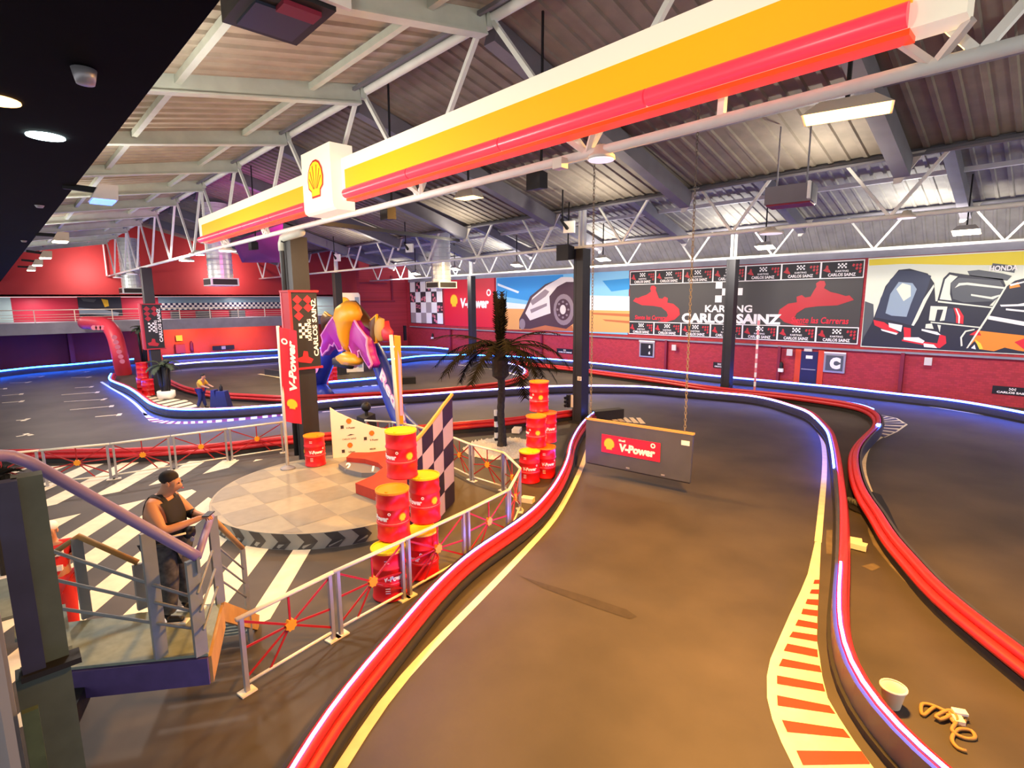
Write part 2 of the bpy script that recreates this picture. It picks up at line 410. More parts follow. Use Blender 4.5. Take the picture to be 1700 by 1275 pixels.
# starting-grid marks on the left lot
mb = MB()
for a, b in (((102, 655.6), (165, 651)), ((106, 667), (176, 662.7)), ((116, 680.5), (189, 674)), ((158, 692), (202, 688)), ((27, 725), (52, 720.6)), ((3, 657), (39, 654)), ((3, 669), (40, 666)),
             ((27, 698), (47, 696.6)), ((124, 644), (155, 642)), ((113, 617.5), (147, 617)), ((46, 626), (72, 625)), ((118, 627), (150, 626)), ((0, 646), (12, 645)), ((16, 636), (50, 634.5))):
    p, q = G(*a), G(*b); d = (q-p).normalized(); n = V((-d.y, d.x, 0)); e = V((0, 0, Z)); w = .05
    mb.poly([p-n*w+e, q-n*w+e, q+n*w+e, p+n*w+e]); mb.poly([q-n*.28-d*.18+e, q-n*.28+e, q+n*.28+e, q+n*.28-d*.18+e])
struct('grid_marks', mb, 'line')
# zebra stripes of the infield
n = V((.61, .79, 0)).normalized(); d = V((n.y, -n.x, 0)); mb = MB()
R1 = [(-16.1, -3.5), (-8.0, -3.5), (-8.4, 2.6), (-10.4, 4.15), (-13, 3.75), (-16.1, 3.3)]
R2 = [(-22.6, -3.5), (-17.3, -3.5), (-17.3, 3.5), (-17.7, 6.0), (-19.3, 4.0), (-20.4, 2.4), (-22.6, -.2)]
for k in range(-2, 16):
    c = n*(-3.17-1.035*k); w = .26
    q = [c+d*s*30+n*e*w for s, e in ((-1, -1), (1, -1), (1, 1), (-1, 1))]
    for R in (R1, R2):
        p = clip([(v.x, v.y) for v in q], R)
        if len(p) > 2: mb.poly([V((x, y, Z)) for x, y in p])
struct('zebra_stripes', mb, 'line')
# zebra on the island beyond the track
mb = MB(); n = V((.2, 1, 0)).normalized(); d = V((n.y, -n.x, 0))
for k in range(-8, 14):
    c = V((-33, 6, 0))+V((k*.95, 0, 0)); u = V((-.55, .83, 0)); w = V((.83, .55, 0))*.26
    p = clip([(v.x, v.y) for v in (c-u*6-w, c-u*6+w, c+u*6+w, c+u*6-w)], [(-40, 5.0), (-30, 5.1), (-27.6, 5.8), (-27.4, 8.2), (-30, 7.2), (-34, 6.6), (-40, 6.6)])
    if len(p) > 2: mb.poly([V((x, y, Z)) for x, y in p])
struct('zebra_stripes', mb, 'line')
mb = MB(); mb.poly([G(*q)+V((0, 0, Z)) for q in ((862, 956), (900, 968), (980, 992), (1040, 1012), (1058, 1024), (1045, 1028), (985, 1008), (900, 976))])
struct('floor_dark_streak', mb, 'dark_streak')  # plain dark streak laid flat across the near track
# dusty strips and scuffs along the right island
mb = MB()
for L, R in (([(1447, 865), (1440, 880), (1450, 905), (1478, 940), (1520, 985)], [(1456, 866), (1462, 890), (1475, 912), (1496, 938), (1540, 985)]), ([(1372, 880), (1371, 900), (1372, 920)], [(1382, 880), (1381, 900), (1384, 920)])):
    mb.grid([[G(*q)+V((0, 0, Z)) for q in L], [G(*q)+V((0, 0, Z)) for q in R]])
mb.poly([G(*q)+V((0, 0, Z)) for q in ((1430, 940), (1450, 935), (1462, 942), (1448, 948))])
struct('floor_dust', mb, 'dust')
# ---------------------------------------------------------------- barriers
def barrier(label, px, spec, z=.46, segs=None, it=3, group='track barriers'):
    P = relax(smooth([V(G(*q, z)) if len(q) == 2 else V(q) for q in px], .3), it)
    P = [V((p.x, p.y, 0)) for p in P]; Fm = frames(P)
    t = thing('track_barrier', label, 'barrier', P[len(P)//2])
    for name, kind, off, zz, size, m_, rng in spec:
        a, b = rng; sub = Fm[int(a*(len(Fm)-1)):int(b*(len(Fm)-1))+1]; mb = MB()
        if kind == 'tube': mb.tube([p+n*off+V((0, 0, zz)) for p, n in sub], size, 8)
        else:
            w, h = size; mb.sweep(sub, [(off-w/2, zz-h/2), (off+w/2, zz-h/2), (off+w/2, zz+h/2), (off-w/2, zz+h/2)])
        o = mb.build(name, m_, t, kind == 'tube')
        if name == 'led_strip': o['label'] = 'glowing blue-white light strip'
        if name == 'tube': o['label'] = 'red plastic tube'
    return t, Fm
W = (0, 1)
B1 = [(425, 1370), (462, 1305), (487, 1265), (515, 1218), (543, 1178), (600, 1105), (640, 1063), (667, 1030), (720, 970), (783, 913), (840, 877), (873, 853), (884, 845), (914, 812), (932, 783), (943, 756), (948, 732), (961, 708), (974, 693), (985, 684)]
barrier('red tube barrier with a bright light strip sweeping along the left of the near track', B1,
    [('tube', 'tube', 0, .36, .085, 'red_tube', W), ('tube', 'tube', .075, .23, .08, 'red_tube', W), ('base', 'tube', .11, .085, .085, 'rubber', W), ('backing_board', 'box', -.09, .2, (.06, .4), 'rubber', W), ('led_strip', 'box', .015, .452, (.032, .02), 'led', W)])
B2 = [(187.6, 619), (184, 627), (191, 632), (203, 636.5), (216, 642), (230, 650.6), (242, 660), (253.5, 668), (267.6, 673), (285, 676.5), (315, 677.6), (350, 677), (382, 676), (418, 673.5), (468, 670), (532, 664.5), (577.6, 660), (631, 656.7), (700, 653), (753, 648.8), (827, 644), (879, 641), (949, 638.5), (1060, 639.5), (1118, 644), (1204, 651), (1249, 655), (1282, 661), (1315, 671), (1345, 681.5), (1365, 699), (1378, 713.7), (1383, 728.5), (1388, 751), (1393, 791), (1397, 833), (1397.5, 870), (1397, 908), (1395, 945), (1392, 980), (1391, 1010), (1393, 1040), (1398, 1062), (1410, 1100), (1426, 1129), (1456, 1168), (1494, 1209), (1532, 1244), (1568, 1275), (1605, 1305), (1670, 1356)]
barrier('longest lit barrier, bending from the left lot round to the bottom right corner', B2,
    [('board', 'box', .06, .21, (.05, .42), 'panel', W), ('tube', 'tube', -.04, .37, .085, 'red_tube', W), ('tube', 'tube', -.08, .2, .085, 'red_tube', W), ('base', 'box', .1, .05, (.06, .1), 'rubber', W),
     ('led_strip', 'box', .10, .42, (.06, .06), 'led_cyan', (0, .33)), ('led_strip', 'box', .10, .42, (.06, .06), 'led_white', (.33, .75)), ('led_strip', 'box', .09, .42, (.05, .05), 'led', (.75, .845)), ('led_strip', 'box', .0, .46, (.035, .025), 'led', (.935, 1))])
B3 = [(850, 598), (875, 602), (939, 608.5), (1000, 616.5), (1060, 624), (1118, 632), (1165, 639.5), (1205, 644.5), (1223, 646.5), (1266, 650), (1315, 655), (1365, 661.5), (1414, 669), (1439, 675.8), (1453, 684), (1459.5, 694), (1456, 705), (1442, 718.6), (1426, 736.7), (1420, 756.5), (1423, 784), (1432, 810), (1443, 829), (1457, 846), (1468, 866), (1483, 889), (1504, 912), (1528, 938), (1559, 975), (1603, 1010), (1647, 1042), (1700, 1082), (1760, 1126), (1880, 1216)]
barrier('double red tube barrier curling round the dark island on the right', B3,
    [('tube', 'tube', 0, .37, .085, 'red_tube', W), ('tube', 'tube', .1, .25, .085, 'red_tube', W), ('base', 'box', .06, .07, (.12, .14), 'rubber', W), ('board', 'box', -.13, .2, (.05, .4), 'panel', W), ('led_strip', 'box', -.15, .41, (.03, .025), 'led', (.515, .585)), ('end_lamp', 'box', -.06, .44, (.12, .05), 'led', (.665, .672))], z=.42)
B4 = [(640, 596.5), (664, 594), (700, 590), (745, 588.3), (786, 588.5), (855, 591), (898, 594), (949, 598), (1000, 603), (1060, 609.5), (1130, 616.5), (1201, 624), (1300, 633), (1397, 642), (1450, 648), (1570, 661), (1650, 673.5), (1700, 683), (1780, 699), (1900, 723)]
barrier('blue-lit barrier along the foot of the brick wall below the posters', B4,
    [('board', 'box', .05, .21, (.06, .42), 'panel', W), ('base', 'box', .1, .05, (.05, .1), 'rubber', W), ('led_strip', 'box', .10, .43, (.07, .07), 'led_cyan', (0, .35)), ('led_strip', 'box', .10, .43, (.07, .07), 'led', (.35, 1))])
B5 = [(0-70, 624), (0, 615), (60, 608.5), (120, 604), (190, 597.5), (222, 595.2)]
barrier('cyan-lit barrier at the far left below the gallery', B5, [('board', 'box', .05, .21, (.06, .42), 'panel', W), ('led_strip', 'box', .10, .43, (.08, .08), 'led_cyan', W)])
B5b = [(270, 590.5), (348, 585.7), (461, 580), (540, 577), (633, 575), (669, 575), (712, 575.5), (745, 578.5)]
barrier('upper of two lit barriers below the orange wall, running into the far corner', B5b, [('board', 'box', .05, .21, (.06, .42), 'panel', W), ('led_strip', 'box', .10, .43, (.08, .08), 'led_cyan', W)])
B6 = [(820, 600), (850, 603), (869, 609), (876, 616), (869, 622.5), (848, 630), (824, 635), (762, 642), (700, 647), (630, 651), (532, 656), (465, 657), (418, 654.5), (363, 651.5), (326, 646), (303, 640), (283, 631), (270, 621), (267, 612), (276, 606), (333, 600.5), (392, 597.5), (461, 592.5), (530, 588)]
barrier('red and lit barrier looping round the pale inner track', B6, [('tube', 'tube', 0, .36, .085, 'red_tube', W), ('tube', 'tube', 0, .2, .085, 'red_tube', W), ('board', 'box', .13, .2, (.06, .4), 'panel', W), ('led_strip', 'box', .17, .41, (.06, .06), 'led_white', (0, .14)), ('led_strip', 'box', .17, .41, (.07, .07), 'led_white', (.8, 1))], z=.42)
B7 = [(545, 633), (567, 631), (600, 628.5), (625, 626), (652, 624)]
barrier('short dark barrier with a cyan light strip seen under the bull arch', B7, [('board', 'box', .05, .21, (.06, .42), 'panel', W), ('led_strip', 'box', .10, .43, (.08, .08), 'led_cyan', W)])
B8 = [(5, 747.5), (37, 746.5), (80, 746.5), (130, 746), (176, 745.5), (230, 744), (328, 739), (372, 735.5), (416, 731), (455, 726.5), (540, 719), (640, 711), (754, 701.5), (824, 696), (870, 691), (915, 685), (945, 681), (972, 678)]
barrier('red tube barrier closing off the back of the striped infield behind the fences', B8, [('tube', 'tube', 0, .36, .085, 'red_tube', W), ('tube', 'tube', .06, .22, .085, 'red_tube', W), ('base', 'box', .05, .07, (.14, .14), 'rubber', W), ('board', 'box', -.14, .2, (.05, .4), 'panel', W)], z=.42)
def block(label, a, b, h, w, m='panel'):
    p, q = G(*a), G(*b); mb = MB(); mb.bar(p+V((0, 0, h/2+.001)), q+V((0, 0, h/2+.001)), w, h); return solo('barrier_block', mb, m, label, 'barrier block', (p+q)/2)
block('black barrier end block behind the hanging gate', (984, 698), (1031, 693), .4, .42, 'rubber')
block('small grey barrier block beside the yellow line on the inner track', (443, 622), (470, 626), .4, .3)
block('grey barrier block at the open end of the inner loop behind the palm', (783, 608), (828, 613), .35, .4)
block('lone black block on the pale inner track', (667, 637), (690, 636), .4, .6, 'rubber')
# ---------------------------------------------------------------- roof trusses
def truss(label, Y, zb, zt, x0, x1, kind, nodes, wch=.13):
    t = thing('roof_truss', label, 'truss', ((x0+x1)/2, Y, zb))
    mb = MB(); mb.tube([V((x0, Y, zt)), V((x1, Y, zt))], wch*.62, 8); mb.build('top_chord', 'truss' if kind == 'A' else 'beam_dark', t, True)
    mb = MB(); mb.tube([V((x0, Y, zb)), V((x1, Y, zb))], wch*.5, 8); mb.build('bottom_chord', 'truss', t, True)
    for xb, offs in nodes:
        for xt in offs:
            b = MB(); b.bar(V((xb, Y, zb)), V((xt, Y, zt)), .075, .075); b.build('brace', 'truss', t)
    return t
P_ = 4.1; A0 = -6.95
nA = []
for k in range(-2, 11):
    x = A0-P_*k; nA.append((x-P_/2, [x-P_+.12, x-.12]))
    if k in (4, 8, -1): nA.append((x-.15, [x-.05]))
nA.append((-49.6, [-49.6]))
truss('nearest roof truss, light grey, running above the long yellow and red sign', YA, 6.97, 9.35, -49.7, 6.5, 'A', [n for n in nA if n[0] > -49.7])
truss('middle roof truss of white V braces standing on the column behind the hanging gate', YB, 7.03, 8.5, -49.8, 5, 'B', [(-3.65-4.12*k, [-3.65-4.12*k-1.1, -3.65-4.12*k+1.1]) for k in range(-1, 12)])
truss('farthest roof truss of white V braces in front of the wall posters', YC, 7.03, 8.5, -49.8, 4, 'C', [(-2.25-4.18*k, [-2.25-4.18*k-1.1, -2.25-4.18*k+1.1]) for k in range(-1, 12)])
# ---------------------------------------------------------------- roof beams
names = ['nearest', 'second', 'third', 'fourth', 'fifth', 'sixth', 'seventh', 'eighth', 'ninth', 'tenth', 'eleventh']
for k in range(-1, 10):
    X = -10.3*1.05-3.98*k
    t = thing('roof_beam', ('pale grey roof beam on the left roof slope, ' + (names[k+1] + ' counted from the camera')), 'roof beam', (X, 2, 8), 'pale beams of the left roof')
    z0, z1 = 7.60, 9.24; dz = (z1-z0)/9.5
    mb = MB(); mb.bar(V((X, -3.5, z0-.02)), V((X, 5.95, z1)), .1, .36); mb.build('web', 'steel', t)
    mb = MB(); mb.bar(V((X, -3.5, z0-.2)), V((X, 5.95, z1-.18)), .2, .03); mb.build('flange', 'steel', t)
    mb = MB(); mb.box((X, 6.02, 9.36), (.12, .12, .36)); mb.build('bracket', 'steel', t)
for Y, z in ((-1.2, 7.9), (2.6, 8.66), (4.9, 9.12)):
    mb = MB(); mb.box((-22, Y, z), (56, .1, .12)); solo('purlin', mb, 'steel', 'pale purlin under the left roof slope, ' + {-1.2: 'the one nearest the black soffit', 2.6: 'the one crossing the middle of the beams', 4.9: 'the one along the beam ends by the truss'}[Y], 'purlin', (-22, Y, z))
Xs = [2.5, -3.43, -9.3, -15.2, -20.9, -26.9, -33.1, -39, -45]
for row, (y0, z0, y1, z1, nm) in enumerate(((8.3, 10.65, 16.75, 8.18, 'dark sloping roof beam in the bay behind the yellow sign'), (19.5, 10.65, 27.45, 8.18, 'grey sloping roof beam in the far bay before the posters'))):
    for k, X in enumerate(Xs):
        t = thing('roof_beam', nm+', '+names[k]+' from the right', 'roof beam', (X, y1, z1), 'sloping beams of the '+('near' if row == 0 else 'far')+' bay')
        mb = MB(); mb.bar(V((X, y0, z0)), V((X, y1, z1)), .34, .5); mb.build('beam', 'beam_dark', t)
        mb = MB(); mb.prism([V((X-.2, y1+.06, z1+.35)), V((X+.42, y1+.06, z1+.35)), V((X-.05, y1+.06, z1-.35)), V((X-.2, y1+.06, z1-.35))], (0, .05, 0)); mb.build('bracket', 'white_metal', t)
    yy = (y0+y1)/2+1; zz = z0+(z1-z0)*(yy-y0)/(y1-y0)
    mb = MB(); mb.bar(V((-50, yy, zz+.17)), V((6, yy, zz+.17)), .14, .16); solo('purlin', mb, 'truss' if row else 'beam_dark', 'long purlin crossing the beams of the '+('far' if row else 'near dark')+' bay', 'purlin', (-22, yy, zz))
# dark diagonal brace between first columns
mb = MB(); mb.bar(V((-14, 6.3, 7.05)), V((-21.3, 16.7, 7.9)), .12, .12); solo('tie_beam', mb, 'black', 'thin black tie beam from the wrapped column across to the middle truss', 'beam', (-14, 6.3, 7))
# ---------------------------------------------------------------- long canopy sign on the nearest truss
YF = 5.72
fs = thing('canopy_sign', 'long lit sign board with white, yellow and red bands hung on the nearest truss', 'sign', (-11.8, YF, 7.1))
xl, xr, bl, br = -22.75, -.86, -13.15, -11.35
mb = MB()
for a, b in ((xl, bl), (br, xr)): mb.box(((a+b)/2, YF+.16, 7.62), (b-a, .3, .86))
mb.build('white_panel', 'sign_white', fs)
for a, b in ((xl+.45, bl-.02), (br+.2, -1.22)):
    mb = MB(); mb.box(((a+b)/2, YF+.0, 7.585), (b-a, .04, .395)); mb.build('yellow_band', 'sign_yellow', fs)
    n_ = 4; L = (b-a)/n_
    for k in range(n_):
        c0 = a+k*L+.012-(.35 if k == 0 and a < -20 else 0); c1 = a+(k+1)*L-.012; mb = MB(); rows = []
        for x in (c0, c1): rows.append([V((x, YF-.02-.1*math.sin(q), 7.29+.1*math.cos(q))) for q in [PI*j/8 for j in range(9)]])
        mb.grid(rows); mb.poly(rows[0]); mb.poly(rows[1][::-1]); mb.build('red_tube_light', 'sign_red', fs, True)
    mb = MB(); mb.box(((a+b)/2, YF+.1, 7.165), (b-a, .22, .05)); mb.build('orange_underside', 'sign_orange', fs)
bg = MB(); c = (bl+br)/2
rows = [[V((x, y, z)) for y, z in ((YF-.22, 8.36), (YF-.22, 7.12), (YF-.2, 7.04), (YF-.12, 6.99), (YF+.3, 6.99), (YF+.3, 8.36))] for x in (bl+.3, br-.02)]
bg.grid(rows); bg.poly(rows[0]); bg.poly(rows[1][::-1]); bg.poly([rows[0][0], rows[0][5], rows[1][5], rows[1][0]])
bo = bg.build('badge_block', 'sign_white', fs)
my, mr = MB(), MB(); pecten(my, mr, V((c+.12, YF-.235, 7.72)), XV, ZV, .72, V((0, -1, 0)))
my.build('shell_emblem', 'logo_yellow', bo); mr.build('emblem_outline', 'logo_red', bo)
for x in (-20.6, -16.8, -12.4, -8.9, -4.9, -1.1):
    mb = MB(); mb.bar(V((x-.25, YF+.2, 7.2)), V((x, YA, 6.97)), .06); mb.bar(V((x+.25, YF+.2, 7.2)), V((x, YA, 6.97)), .06); mb.build('hanger', 'white_metal', fs)
# ---------------------------------------------------------------- columns
def column(label, X, Y, zt=7.0, w=.4, pipe=False, stub=True):
    t = thing('steel_column', label, 'column', (X, Y, 0), 'black columns under the trusses')
    mb = MB(); mb.box((X, Y, zt/2-.02), (w*.55, w, zt-.04)); mb.box((X-w*.4, Y, zt/2-.02), (w*.25, w*1.05, zt-.04)); mb.box((X+w*.4, Y, zt/2-.02), (w*.25, w*1.05, zt-.04)); mb.build('shaft', 'column', t)
    mb = MB(); mb.box((X, Y, .03), (w*1.6, w*1.6, .06)); mb.build('base_plate', 'column', t)
    if stub:
        for s in (-.1, .1): b = MB(); b.box((X+s, Y, zt+.75), (.09, .14, 1.5)); b.build('upper_post', 'truss', t)
    if pipe:
        mb = MB(); mb.tube([V((X-w*.75, Y-.25, .4)), V((X-w*.75, Y-.25, zt-.35)), V((X-w*.7, Y-.25, zt-.15)), V((X-w*.3, Y-.25, zt-.08)), V((X+.9, Y-.22, zt-.02))], .085, 10); mb.build('rain_pipe', 'column', t, True)
        mb = MB(); mb.tube([V((X-w*.75, Y-.25, zt-.4)), V((X-w*.75, Y-.25, zt-.2)), V((X-w*.5, Y-.25, zt-.06)), V((X+.2, Y-.25, zt-.04)), V((X+1, Y-.22, zt))], .11, 10); mb.build('pipe_elbow', 'steel', t, True)
    return t
colA = column('black column wrapped with a dark checkered banner behind the round podium', -15.62, 6.36, 6.85, .46, pipe=True, stub=False)
column('black column with banner rising behind the palm pot at the far left', -35.4, YA, 6.95, .46, stub=False)
colB = column('black column carrying the middle truss beside the hanging gate', -13.75, YB, 7.0, .44)
column('black column behind the bull arch carrying the middle truss', -35.0, YB, 6.95, .44)
column('black column in front of the black and red banner wall', -12.55, YC, 7.0, .44)
column('black column in front of the red wall poster', -33.7, YC, 6.95, .44)
def wrap(label, X, Y, z0, z1, w, dx):
    t = thing('column_banner', label, 'banner', (X, Y, z0), 'banners wrapped on columns')
    YVv = V((0, 1, 0)); xf = X+dx/2+.02; zm = (z0+z1)/2
    mb = MB(); mb.box((xf-.015, Y, zm), (.03, w, z1-z0)); mb.build('banner_cloth', 'banner_dark', t)
    mb = MB(); mb.box((X, Y-w/2, zm), (dx, .03, z1-z0)); mb.build('banner_cloth', 'banner_red', t)
    for zz in (z0, z1): b = MB(); b.box((X, Y, zz), (dx+.1, w+.1, .06)); b.build('frame_bar', 'banner_red', t)
    for xx, yy, m_ in ((X-dx/2, Y-w/2, 'stripe_pink'), (X+dx/2, Y-w/2, 'banner_red')): b = MB(); b.box((xx, yy, zm), (.07, .07, z1-z0)); b.build('frame_post', m_, t)
    xv = xf+.012; mb = MB(); s = w*.135
    P2 = lambda u, z: V((xv, Y+u*w, z))
    for cx, cz in ((-.24, .15), (.14, .15), (-.24, .44), (.14, .44), (-.22, .74)):
        c = P2(cx, z1-.12-cz*w); mb.poly([c+YVv*s*1.3, c+ZV*s*1.25, c-YVv*s*1.3, c-ZV*s*1.25])
    mb.build('checker_print', 'banner_red', t)
    mb = MB(); q = w*.11
    for i in range(3):
        for j in range(5):
            if (i+j) % 2 == 0: c = P2(-.2, z1-(z1-z0)*.43-j*q)+YVv*i*q; mb.poly([c+YVv*q*.48+ZV*q*.48, c-YVv*q*.48+ZV*q*.48, c-YVv*q*.48-ZV*q*.48, c+YVv*q*.48-ZV*q*.48])
    add_text(mb, 'KARTING', P2(.14, z1-(z1-z0)*.5), ZV, -YVv, w*.14, (z1-z0)*.28, .03)
    add_text(mb, 'CARLOS SAINZ', P2(.35, z1-(z1-z0)*.47), ZV, -YVv, w*.18, (z1-z0)*.76, .03)
    mb.build('lettering', 'text_white', t)
    mb = MB(); mb.poly([P2(a-.08, z0+(z1-z0)*.13+b*w) for a, b in ((-.25, -.12), (.2, -.2), (.3, -.05), (.12, .05), (.1, .25), (-.05, .28), (-.1, .08), (-.3, .02))]); mb.build('kart_print', 'text_red', t)
wrap('black and red checkered banner on the column behind the round podium', -15.62, 6.36, 3.1, 5.3, .78, .56)
wrap('small dark banner on the column at the far left above the palm pot', -35.4, YA, 2.5, 4.95, .9, .6)
def boxy(name, label, cat, c, size, m, rz=0, group=None):
    mb = MB(); mb.box(c, size, rz); return solo(name, mb, m, label, cat, c, group)
q = onY(887, 576, YB-.3)
# little plate on the column by the gate
mb = MB(); p = onY(962, 628.5, YB-.26); mb.box(p, (.2, .02, .16)); o = mb.build('label_plate', 'white', colB)
mb = MB(); add_text(mb, '23', p+V((0, -.015, 0)), XV, ZV, .1, None, .02); mb.build('lettering', 'black', o)
# ---------------------------------------------------------------- round ducts with a grille box
def duct(label, px, pyb, pyt, Y, pw, ph, r):
    b = onY(px, pyb, Y); X = b.x; z0 = b.z; t = thing('air_duct', label, 'air duct', (X, Y, z0), 'white air ducts')
    prof = []; z = z0+.35
    zt = onY(px, pyt, Y).z
    while z < zt: prof += [(r, z), (r, z+.2), (r*1.035, z+.22), (r*1.035, z+.25)]; z += .27
    mb = MB(); mb.lathe(prof, (X, Y, 0), 24); mb.build('pipe', 'duct', t, False)
    w = r*2.3; mb = MB(); mb.box((X, Y, z0+.18), (w, w, .42)); bx = mb.build('outlet_box', 'duct', t)
    for s in (0, 1):
        mb = MB()
        if s == 0: mb.box((X, Y-w/2-.01, z0+.18), (w*.86, .03, .3))
        else: mb.box((X+w/2+.01, Y, z0+.18), (.03, w*.86, .3))
        mb.build('grille', 'grille', bx)
duct('white round air duct between the canopy sign and the gallery', 368, 474, 335, 9.2, 0, 0, .62)
duct('white round air duct at the far left beside the truss end', 221, 487, 395, 7.2, 0, 0, .62)
duct('white round air duct hanging before the red wall poster', 733, 478, 385, 21, 0, 0, .62)
# ---------------------------------------------------------------- lamps and fittings under the roof
def roofz(y):
    L = [(-4, 7.4), (6, 9.42), (8.1, 10.9), (17, 8.57), (19.3, 10.9), (27.9, 8.57), (30, 10.35), (34, 9.25)]
    for (a, za), (b, zb) in zip(L, L[1:]):
        if y <= b: return za+(zb-za)*(y-a)/(b-a)
    return 9.2
def flood(label, p, w, d, h, lens='lamp_on', body='lamp_body', rz=0, tilt=0, hang=.5, name='floodlight', cat='lamp', group=None):
    t = thing(name, label, cat, p, group); R = Matrix.Rotation(rz, 3, 'Z')@Matrix.Rotation(tilt, 3, 'X')
    def put(loc, size):
        mb = MB(); mb.box((0, 0, 0), size); mb.v = [V(p)+R@(x+V(loc)) for x in mb.v]; return mb
    mb = MB(); mb.add([(-w/2, -d/2, 0), (w/2, -d/2, 0), (w/2, d/2, 0), (-w/2, d/2, 0), (-w*.3, -d*.3, h), (w*.3, -d*.3, h), (w*.3, d*.3, h), (-w*.3, d*.3, h)], [(4, 5, 6, 7), (0, 1, 5, 4), (1, 2, 6, 5), (2, 3, 7, 6), (3, 0, 4, 7)])
    mb.v = [V(p)+R@x for x in mb.v]; mb.build('housing', body, t)
    put((0, 0, .01), (w*.94, d*.94, .02)).build('lens', lens, t)
    mb = MB(); zt = roofz(p.y); mb.box((p.x, p.y, (p.z+h*.9+zt)/2), (.045, .045, zt-p.z-h*.9)); mb.build('drop_rod', 'black', t)
    return t
LAMP1 = pl = onY(1405, 190, 8.2); flood('large glowing orange floodlight below the right end of the yellow sign', pl, 1.0, .55, .16, 'lamp_warm', rz=.25, hang=.7)
LAMP2 = pl2 = onY(778, 329, 10.2); flood('small glowing warm floodlight under the dark roof above the wrapped column', pl2, .75, .5, .25, 'lamp_warm', rz=.2, hang=.6)
def dome(label, px, py, Y, r=.19, lens='lens', hang=.15, group='round lamps on the truss'):
    p = onY(px, py, Y); t = thing('dome_lamp', label, 'lamp', p, group)
    mb = MB(); mb.lathe([(r, 0), (r*.95, .05), (r*.55, .1), (r*.4, .18)], p, 18); mb.build('shade', 'lamp_body', t, True)
    mb = MB(); mb.lathe([(r*.9, -.012), (r*.9, .004)], p, 18); mb.build('lens', lens, t)
    zt = 7.0 if abs(Y-YA) < .2 else 7.08; mb = MB(); mb.bar(p+V((0, 0, .16)), V((p.x, YA if Y < 10 else YB, max(zt, p.z+.2))), .03); mb.build('stem', 'black', t)
    return t
dome('round white lamp under the truss just right of the white junction box', 998, 265, YA)
for (x, y, l) in ((310, 433, 'round white lamp under the truss left of the grille duct'), (327, 423, 'round white lamp under the truss just left of the sign end'), (378, 417, 'round white lamp in front of the tall grille duct'), (219, 455, 'round white lamp under the truss by the far left duct'), (196, 461, 'leftmost round white lamp under the end of the truss')): dome(l, x, y, YA+.1, .3, 'lamp_cool' if x > 300 else 'lens')
dome('round white lamp under the middle truss, left of the black column before the banner wall', 1280, 388, YB, .34, 'lens')
dome('small round white lamp under the middle truss near the right edge', 1505, 362, YB, .22, 'lens')
boxy('junction_box', 'white junction box on the truss below the yellow sign', 'junction box', onY(930, 272, YA-.12), (.17, .14, .14), 'lamp_body')
# wall-washing lamps near the far truss
for i, (x, y, l, on) in enumerate(((858, 441, 'lit lamp above the desert poster, left of the gate column', 1), (1001, 431, 'lit lamp above the desert poster, right of the gate column', 1), (1270, 411, 'lamp above the black and red banner wall', 1), (1604, 386, 'lamp above the racing car poster', 1), (690, 455, 'lamp above the checkered photo poster', 1), (575, 462, 'lamp beside the column behind the bull arch', 1), (512, 465, 'lamp in front of the gallery right of the wrapped column', 1), (755, 447, 'lamp right of the duct before the red poster', 1))):
    p = onY(x, y, 22.0 if x == 512 else 25.4); flood(l, p, .8, .5, .22, 'lamp_on', rz=0, tilt=-.3, hang=.5, group='lamps facing the wall posters')
# side-on square floodlights with black arms
for i, (x, y, Y) in enumerate(((945, 377, 15.5), (680, 412, 15.5), (560, 428, 15.5))):
    p = onY(x, y, Y); t = thing('square_floodlight', 'white square lamp back with black arm '+['right of the gate column top', 'between the middle columns', 'by the wrapped column'][i], 'lamp', p, 'square lamps at the middle truss')
    mb = MB(); mb.box(p, (.42, .12, .42), .4); mb.build('housing', 'white', t)
    mb = MB(); mb.bar(p+V((-.3, -.1, .3)), p+V((.02, -.12, -.08)), .09); mb.build('arm', 'black', t); mb = MB(); mb.bar(p+V((-.28, -.05, .25)), V((p.x-.28, p.y-.05, roofz(p.y))), .04); mb.build('drop_rod', 'black', t)
# floodlights along the edge of the black soffit
for i, (x, y, lens) in enumerate(((166, 322, 'lamp_blue'), (97, 394, 'lamp_on'), (73, 423, 'lamp_on'), (60, 436, 'lamp_on'), (50, 445, 'lamp_on'))):
    p = onY(x, y, 1.15); s = .9
    t = thing('floodlight', ['blue glowing floodlight on the edge of the black soffit', 'first white floodlight on the soffit edge after the blue one', 'second white floodlight on the soffit edge after the blue one', 'third white floodlight on the soffit edge after the blue one', 'last white floodlight on the soffit edge, nearest the red wall'][i], 'lamp', p, 'floodlights on the soffit edge')
    mb = MB(); mb.add([(-.22, -.12, -.09), (.22, -.12, -.09), (.22, .16, -.09), (-.22, .16, -.09), (-.17, -.02, .1), (.2, -.02, .1), (.2, .18, .1), (-.17, .18, .1)], [(3, 2, 1, 0), (4, 5, 6, 7), (0, 1, 5, 4), (1, 2, 6, 5), (2, 3, 7, 6), (3, 0, 4, 7)]); mb.v = [p+x_ for x_ in mb.v]; mb.build('housing', 'lamp_body' if i else 'white', t)
    mb = MB(); mb.box(p+V((0, .02, -.1)), (.4, .24, .02)); mb.build('lens', lens, t)
    mb = MB(); mb.bar(V((p.x-.12, p.y-.36, 6.5)), p+V((0, 0, .04)), .07); mb.build('bracket', 'black', t)
